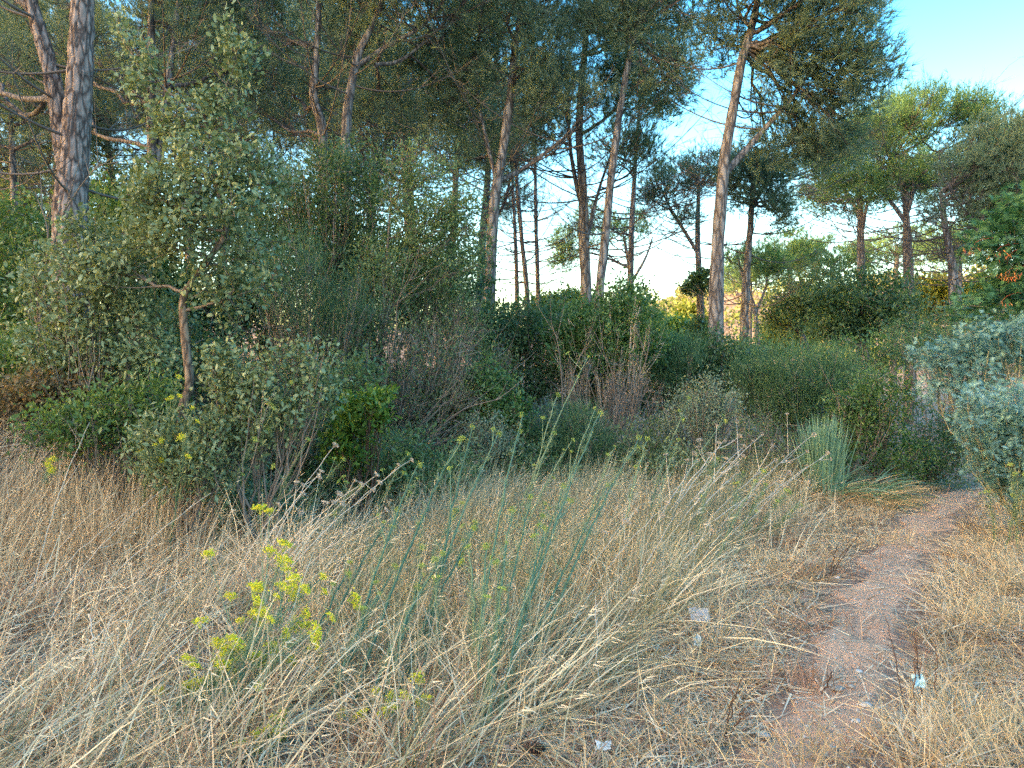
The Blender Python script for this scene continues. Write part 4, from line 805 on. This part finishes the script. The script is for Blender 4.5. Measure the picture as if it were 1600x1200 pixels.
def umbel_plant(name, label, cat, stems, seed, mat='fennel', heads=None, nh=4, r0=.0045, feather=40, scale=1.0, branch=.3, group=None, tint=.4):
    """stems: (base pixel, tip pixel, tip distance, heads on it)"""
    rng = R(seed)
    if name == 'fennel_plant': r0 = r0 * 1.25
    if name == 'fennel_plant': heads = HEADS if seed in (401, 402, 403, 405, 408) else PALEHEADS; scale *= 1 if seed in (401, 402, 403, 405, 408) else .8
    b0 = G(*stems[0][0]); t = thing(name, label, cat, b0, group)
    fe = MB()
    for (bp, tp, Zt, k) in stems:
        b = G(*bp); e = P(tp[0], tp[1], Zt if Zt else b[1]); L = np.linalg.norm(e - b)
        m = b + (e - b) * np.array([.35, .35, .55]); C = bez(b - [0, 0, .03], m, e, 16); C[1:-1] += rng.normal(size=(14, 3)) * .004
        mb = MB(); tube(mb, C, np.linspace(r0, r0 * .4, 16), 5, np.clip(tint + rng.normal() * .15, 0, 1)); tan = unit(C[-1] - C[-4])
        tops = [(C[-1], tan)]
        for j in range(k - 1):
            q = rng.integers(8, 15); ll = L * branch * rng.uniform(.35, .9) * (1.1 - q / 18); dd = unit(tan + rng.normal(size=3) * .55 + [0, 0, .3])
            S = bez(C[q], C[q] + dd * ll * .5, C[q] + dd * ll + [0, 0, ll * .25], 6); tube(mb, S, np.linspace(r0 * .5, r0 * .25, 6), 4, np.clip(tint + .25, 0, 1)); tops.append((S[-1], unit(S[-1] - S[-3])))
        mb.build('stem', M[mat], t)
        if heads:
            for (p, dr) in tops[:k]:
                o = bpy.data.objects.new('flower_head', heads[rng.integers(len(heads))]); COL.objects.link(o); o.parent = t
                o.location = p - b0; s_ = scale * rng.uniform(.7, 1.35); o.scale = (s_, s_, s_)
                o.rotation_euler = Vector(dr + rng.normal(size=3) * .25).to_track_quat('Z', 'Y').to_euler()
        if feather:
            q = rng.integers(3, 15, feather); d = rng.normal(size=(feather, 3)) * .6 + tan; n3 = 5
            P3 = np.repeat(C[q], n3, 0) + rng.normal(size=(feather * n3, 3)) * .012
            ribbons(fe, P3, np.repeat(d, n3, 0) + rng.normal(size=(feather * n3, 3)) * .4, rng.uniform(.03, .11, feather * n3), rng.normal(size=(feather * n3, 3)) * .15, .0022, 2, rng.uniform(.2, .9, feather * n3), rng, .6)
    if feather: fe.build('feathery_leaves', M[mat], t, 'stuff')
    return t
FN = 'fennel_plant'
umbel_plant(FN, 'fennel full of yellow flower heads in the left foreground', 'fennel', [((250, 1185), (500, 905), 3.9, 7), ((270, 1190), (470, 965), 3.7, 8), ((300, 1195), (480, 985), 3.6, 7), ((240, 1190), (400, 980), 3.7, 8), ((230, 1180), (372, 1025), 3.5, 8), ((300, 1200), (450, 940), 3.9, 7), ((210, 1190), (300, 1075), 3.4, 7), ((330, 1200), (440, 880), 4.1, 4), ((280, 1200), (345, 1070), 3.4, 7), ((320, 1200), (410, 1050), 3.5, 7)], 401, feather=75, scale=1.35, branch=.85)
umbel_plant(FN, 'low yellow fennel at the bottom edge left of the dark green stems', 'fennel', [((360, 1210), (430, 1150), 3.0, 5), ((380, 1210), (440, 1120), 3.1, 4), ((340, 1215), (420, 1165), 3.0, 4)], 402, feather=40, scale=1.2)
umbel_plant(FN, 'two-topped fennel in front of the young oak trunk', 'fennel', [((238, 880), (278, 592), 5.6, 4), ((262, 890), (300, 640), 5.5, 4), ((205, 870), (250, 690), 5.6, 4)], 403, feather=45, r0=.006)
umbel_plant(FN, 'tall single fennel stem right of the young oak trunk', 'fennel', [((360, 850), (427, 640), 5.7, 4), ((352, 860), (455, 600), 5.8, 3)], 404, feather=30, r0=.006)
umbel_plant(FN, 'small fennel with few yellow heads low on the left bank', 'fennel', [((60, 770), (78, 735), 5.6, 3), ((70, 780), (85, 715), 5.6, 2)], 405, feather=25)
umbel_plant(FN, 'fan of dark green fennel stems in the centre foreground', 'fennel', [((500, 1130), (590, 930), 3.9, 2), ((505, 1130), (615, 890), 4.2, 2), ((560, 1130), (690, 870), 4.2, 3), ((590, 1140), (660, 900), 4.1, 2), ((600, 1130), (740, 830), 4.6, 3), ((690, 1110), (680, 880), 4.1, 2), ((450, 1100), (540, 900), 4.0, 2), ((520, 1120), (652, 728), 5.2, 2), ((540, 1130), (716, 690), 5.4, 2), ((620, 1110), (778, 680), 5.6, 2), ((470, 1090), (600, 820), 4.8, 2), ((650, 1110), (738, 668), 5.6, 2)], 406, feather=45, r0=.0082, tint=.2, scale=1.0)
umbel_plant(FN, 'dense upright blue-green fennel stems right of centre', 'fennel', [((740, 1150), (760, 860), 3.9, 2), ((750, 1160), (800, 800), 4.3, 2), ((755, 1150), (830, 780), 4.6, 2), ((760, 1160), (790, 850), 4.0, 2), ((770, 1160), (850, 830), 4.4, 2), ((745, 1100), (735, 860), 4.0, 2), ((780, 1120), (880, 760), 5.0, 2), ((770, 1130), (938, 645), 5.8, 2), ((790, 1110), (950, 760), 5.2, 2), ((820, 1080), (998, 685), 5.7, 2), ((730, 1100), (816, 650), 5.8, 2)], 407, feather=60, r0=.0080, tint=.25)
umbel_plant(FN, 'low sprawling fennel at the bottom centre', 'fennel', [((640, 1210), (590, 1085), 3.2, 3), ((650, 1205), (620, 1095), 3.2, 2), ((660, 1200), (655, 1070), 3.3, 3), ((660, 1200), (540, 1120), 3.2, 2)], 408, feather=30, scale=1.1)
umbel_plant(FN, 'tallest fennel stalk, rising before the soft green broom', 'fennel', [((800, 870), (918, 560), 6.8, 3), ((810, 870), (870, 620), 6.7, 2), ((800, 880), (893, 690), 6.4, 3), ((790, 870), (865, 680), 6.4, 2)], 409, feather=30, r0=.006, tint=.6)
umbel_plant(FN, 'fennel before the grey-olive bush with a bent tip', 'fennel', [((1000, 860), (1075, 625), 6.9, 3), ((1010, 860), (1060, 690), 6.8, 2), ((1020, 850), (1130, 660), 7.0, 2)], 410, feather=30, r0=.006, tint=.6)
umbel_plant(FN, 'pale fennel with a yellow head by the dark foot of the thicket', 'fennel', [((560, 880), (635, 712), 6.0, 3), ((600, 870), (650, 750), 6.0, 3), ((520, 870), (540, 758), 6.0, 3)], 411, feather=30, tint=.7)
umbel_plant(FN, 'leafy fennel group in mid clearing behind the upright stems', 'fennel', [((640, 960), (720, 790), 5.4, 3), ((650, 960), (660, 810), 5.3, 3), ((690, 950), (740, 820), 5.3, 3), ((600, 940), (620, 800), 5.5, 2), ((820, 930), (850, 790), 5.6, 3)], 412, feather=60, tint=.5)
umbel_plant(FN, 'scattered thin fennel stalks in front of the pampas and stalk tangle', 'fennel', [((960, 900), (1010, 690), 6.2, 2), ((1080, 880), (1120, 720), 6.2, 2), ((900, 880), (960, 700), 6.2, 2), ((1110, 900), (1190, 740), 6.0, 2), ((850, 900), (930, 640), 6.3, 2)], 415, feather=35, r0=.0055, tint=.6)
umbel_plant(FN, 'thin fennel stalks before the dark bush under the silvery shoots', 'fennel', [((400, 880), (480, 690), 5.6, 2), ((440, 870), (535, 720), 5.7, 2), ((470, 880), (560, 760), 5.5, 2), ((330, 870), (395, 690), 5.6, 2)], 416, feather=35, r0=.0055, tint=.5)
umbel_plant(FN, 'green fennel by the near mimosa at the right edge', 'fennel', [((1570, 870), (1600, 745), 6.0, 4), ((1555, 860), (1545, 770), 6.1, 3), ((1590, 870), (1580, 730), 6.0, 3)], 413, feather=50, tint=.6)
umbel_plant(FN, 'greyish fennel among the grass left of the far path', 'fennel', [((1150, 860), (1195, 760), 6.6, 3), ((1170, 850), (1230, 770), 6.7, 3), ((1130, 860), (1160, 740), 6.7, 3), ((1190, 850), (1250, 790), 6.6, 2)], 414, feather=60, tint=.6)
ST = 'dead_stalk'
def dead(label, stems, seed, mat='stalk', nh=3, r0=.0045, heads=DRYHEADS, branch=.35, name=ST, cat='dead stalk'):
    return umbel_plant(name, label, cat, stems, seed, mat, heads, nh, r0, 0, .9, branch, None, .6)
dead('long bleached stalk leaning right before the silvery oak shoots', [((300, 860), (425, 618), 5.8, 4)], 421, r0=.006)
dead('bundle of bleached stalks leaning far right in the left middle', [((380, 930), (560, 760), 5.2, 3), ((390, 935), (530, 790), 5.1, 3), ((400, 940), (585, 745), 5.3, 3), ((370, 930), (500, 740), 5.3, 3), ((385, 940), (520, 700), 5.6, 3), ((350, 930), (470, 760), 5.3, 3), ((400, 950), (640, 720), 5.6, 3), ((410, 950), (600, 800), 5.0, 3)], 422, r0=.0052)
dead('grey stalks slanting right before the low grey-green bush', [((1000, 880), (1130, 690), 7.0, 4), ((1010, 880), (1110, 720), 6.8, 4), ((1020, 870), (1160, 700), 7.2, 4), ((1030, 880), (1150, 740), 6.8, 4), ((1010, 890), (1190, 680), 7.2, 4), ((990, 890), (1090, 720), 6.7, 4), ((1060, 870), (1210, 720), 7.1, 4), ((1040, 880), (1180, 770), 6.6, 4)], 423, r0=.0068, branch=.5)
dead('thin pale stalks crossing left of the pampas clump', [((1090, 870), (1270, 680), 7.4, 4), ((1120, 860), (1260, 730), 7.2, 4), ((1100, 860), (1230, 740), 7.0, 4), ((1140, 850), (1290, 710), 7.5, 3)], 424, r0=.006, branch=.5)
dead('lone straight bleached stem among the green fennel stems', [((770, 1130), (822, 950), 4.0, 1)], 425, heads=None, r0=.006)
dead('pale straight stalk standing in the middle grass', [((935, 1110), (930, 930), 4.0, 2)], 426, heads=None)
dead('slanted pale stalks in the grass before the plastic scrap', [((900, 960), (1040, 790), 5.2, 3), ((960, 990), (1060, 800), 5.2, 2), ((880, 960), (990, 800), 5.3, 3), ((1000, 970), (1110, 830), 5.2, 3)], 427, r0=.004)
dead('grey branching stalk at the far left middle', [((150, 1100), (140, 960), 3.8, 1)], 428, heads=None, r0=.007)
dead('bundle of long straw stalks sweeping right at the left edge', [((20, 960), (180, 770), 4.9, 2), ((40, 960), (140, 660), 5.4, 2), ((10, 990), (200, 800), 4.7, 2), ((60, 980), (260, 760), 5.0, 2), ((-40, 900), (90, 690), 5.0, 2), ((100, 990), (330, 770), 5.0, 2), ((20, 1100), (300, 900), 4.0, 2), ((60, 1150), (330, 960), 3.7, 2)], 429, r0=.0036, heads=None)
SP_ = 'dark_sprig'
def sprig(label, stems, seed, r0=.004): return umbel_plant(SP_, label, 'sprig', stems, seed, 'darkstalk', None, 0, r0, 0, 1, .45, None, .5)
sprig('dark leafless sprig of reddish twigs left of the near path', [((1130, 1160), (1148, 1085), 3.0, 4), ((1135, 1160), (1175, 1100), 3.0, 4), ((1132, 1160), (1160, 1060), 3.0, 3)], 441)
sprig('dark curved twig standing on the path edge', [((1285, 1085), (1303, 1050), 3.4, 2)], 442, .005)
sprig('thin dark stems holding the pale blue scrap', [((1427, 1130), (1432, 1000), 3.3, 3), ((1442, 1130), (1428, 985), 3.3, 3), ((1462, 1120), (1462, 1005), 3.35, 2)], 443)
sprig('slender dark stem curving up beside the path', [((1415, 1115), (1382, 960), 3.6, 4)], 444)
sprig('dark brown dry sprig left of the path bend', [((1297, 900), (1330, 850), 5.2, 4), ((1299, 900), (1350, 830), 5.2, 4), ((1295, 902), (1310, 850), 5.2, 3)], 445)

# ------------------------------------------------------------------ litter and stones
def sheet(px, py, Z, w, h, mat, name, label, cat, seed, tilt=.5, lift=.0, kind=None):
    rng = R(seed); n = 11; a, c = np.meshgrid(np.linspace(-.5, .5, n), np.linspace(-.5, .5, n))
    rim = 1 + .18 * vnoise(a * 4 + seed, c * 4); X = a * w * rim; Y = c * h * rim
    Zz = .25 * min(w, h) * vnoise(a * 3.3 + seed * 3, c * 3.3) + .10 * min(w, h) * vnoise(a * 9, c * 9 + seed)
    p = np.stack([X, Zz + Y * math.cos(tilt) * .6, Y * math.sin(tilt) + Zz * .5], -1)
    b = P(px, py, Z) if Z else G(px, py) + [0, 0, .03 + lift]; i = (np.arange(n - 1)[:, None] * n + np.arange(n - 1)).ravel()
    t_ = np.vstack([np.stack([i, i+1, i+n+1], 1), np.stack([i, i+n+1, i+n], 1)])
    v1 = p.reshape(-1, 3) + b; mb = MB(); mb.add(np.vstack([v1, v1 + [0, .0012, .0006]]), np.vstack([t_, t_[:, ::-1] + n * n]), .6, True)
    return tag(mb.build(name, M[mat], None, None, b), label, cat)
sheet(1090, 1020, 0, .042, .055, 'paper', 'paper_scrap', 'small white paper scrap standing in the grass below the plastic', 'litter', 7, 1.3, .03)
sheet(1092, 985, 0, .11, .09, 'plastic', 'plastic_scrap', 'crumpled translucent plastic scrap caught in the grass', 'litter', 8, .8, .06)
sheet(1435, 1064, 3.28, .052, .052, 'mask', 'cloth_scrap', 'pale blue scrap caught on dark stems beside the path', 'litter', 9, 1.5)
sheet(943, 1185, 0, .06, .04, 'paper', 'paper_scrap', 'crumpled white tissue on the ground at the bottom edge', 'litter', 10, .5, .02)
def stone(px, py, r, label, seed, name='stone', mat='stone', group=None, flat=.5):
    rng = R(seed); b = G(px, py); n, m = 9, 12; th, ph = np.meshgrid(np.arange(m) * 2 * np.pi / m, np.linspace(0, np.pi, n))
    d = np.stack([np.sin(ph) * np.cos(th), np.sin(ph) * np.sin(th), np.cos(ph)], -1)
    rr = r * (1 + .35 * vnoise(d[..., 0] * 1.7 + seed, d[..., 1] * 1.7, d[..., 2] * 1.7))
    v = d * rr[..., None] * [1.2, .9, flat] + b + [0, 0, r * flat * .5 + .012]
    i = np.arange(n - 1)[:, None] * m; j = np.arange(m); k = (j + 1) % m; q = np.stack([i + j, i + k, i + m + k, i + m + j], -1).reshape(-1, 4)
    mb = MB(); mb.add(v, np.vstack([q[:, [0, 2, 1]], q[:, [0, 3, 2]]]), rng.random(), True)
    return tag(mb.build(name, M[mat], None, None, b), label, 'stone', group)
for k, (x, y, r, lb) in enumerate([(1310, 1082, .025, 'pale grey stone beside the curved dark twig on the path'), (1353, 1108, .024, 'flat pale stone lying mid path near the bottom'), (1338, 1136, .022, 'small pale stone on the path close to the golden tuft'),
        (1342, 1054, .016, 'pebble on the path just above the curved twig'), (1195, 1158, .02, 'grey stone in the litter right of the dark sprig'), (1307, 906, .018, 'small pale stone at the foot of the brown sprig'), (1330, 1080, .014, 'little pebble next to the pale grey stone')]):
    stone(x, y, r, lb, 460 + k)
rng = R(480); mb = MB(); n = 700; j = rng.integers(0, 170, n); xy = PC[j] + nn[j] * (rng.normal(size=n) * .16)[:, None]
pz = np.column_stack([xy, H(xy[:, 0], xy[:, 1]) + .016]); sz = rng.uniform(.003, .010, n)
oc = np.array([[1, 0, 0], [-1, 0, 0], [0, 1, 0], [0, -1, 0], [0, 0, .7], [0, 0, -.7]], float); of = np.array([[0, 2, 4], [2, 1, 4], [1, 3, 4], [3, 0, 4], [2, 0, 5], [1, 2, 5], [3, 1, 5], [0, 3, 5]])
mb.add(pz[:, None] + oc[None] * sz[:, None, None] * rng.uniform(.6, 1.3, (n, 6, 1)), np.arange(n)[:, None, None] * 6 + of[None], np.repeat(rng.random(n), 6))
tag(mb.build('gravel', M['stone'], None, 'stuff'), 'fine gravel strewn over the footpath', 'gravel', kind='stuff')
# a pine cone at the bottom edge
b = G(832, 1188); t = MB(); n = 90; k = np.arange(n); ph = k * 2.4; zz = k / n
d = np.stack([np.cos(ph), np.sin(ph), .35 + 0 * ph], 1); rad = .030 * np.sin(np.pi * (zz * .85 + .12)); c = b + np.stack([(zz - .5) * .085, np.cos(ph) * rad, .035 + np.sin(ph) * rad], 1)
leaves(t, c, np.stack([.5 + 0 * ph, np.cos(ph), np.sin(ph)], 1), np.stack([np.ones(n), 0 * ph, 0 * ph], 1), .02, .022, R(3).random(n))
tube(t, np.stack([b + [-.04, 0, .035], b + [0, 0, .035], b + [.04, 0, .035]]), [.008, .022, .006], 8, .1)
tag(t.build('pine_cone', M['darkstalk'], None, None, b), 'dark pine cone lying at the bottom edge', 'pine cone')
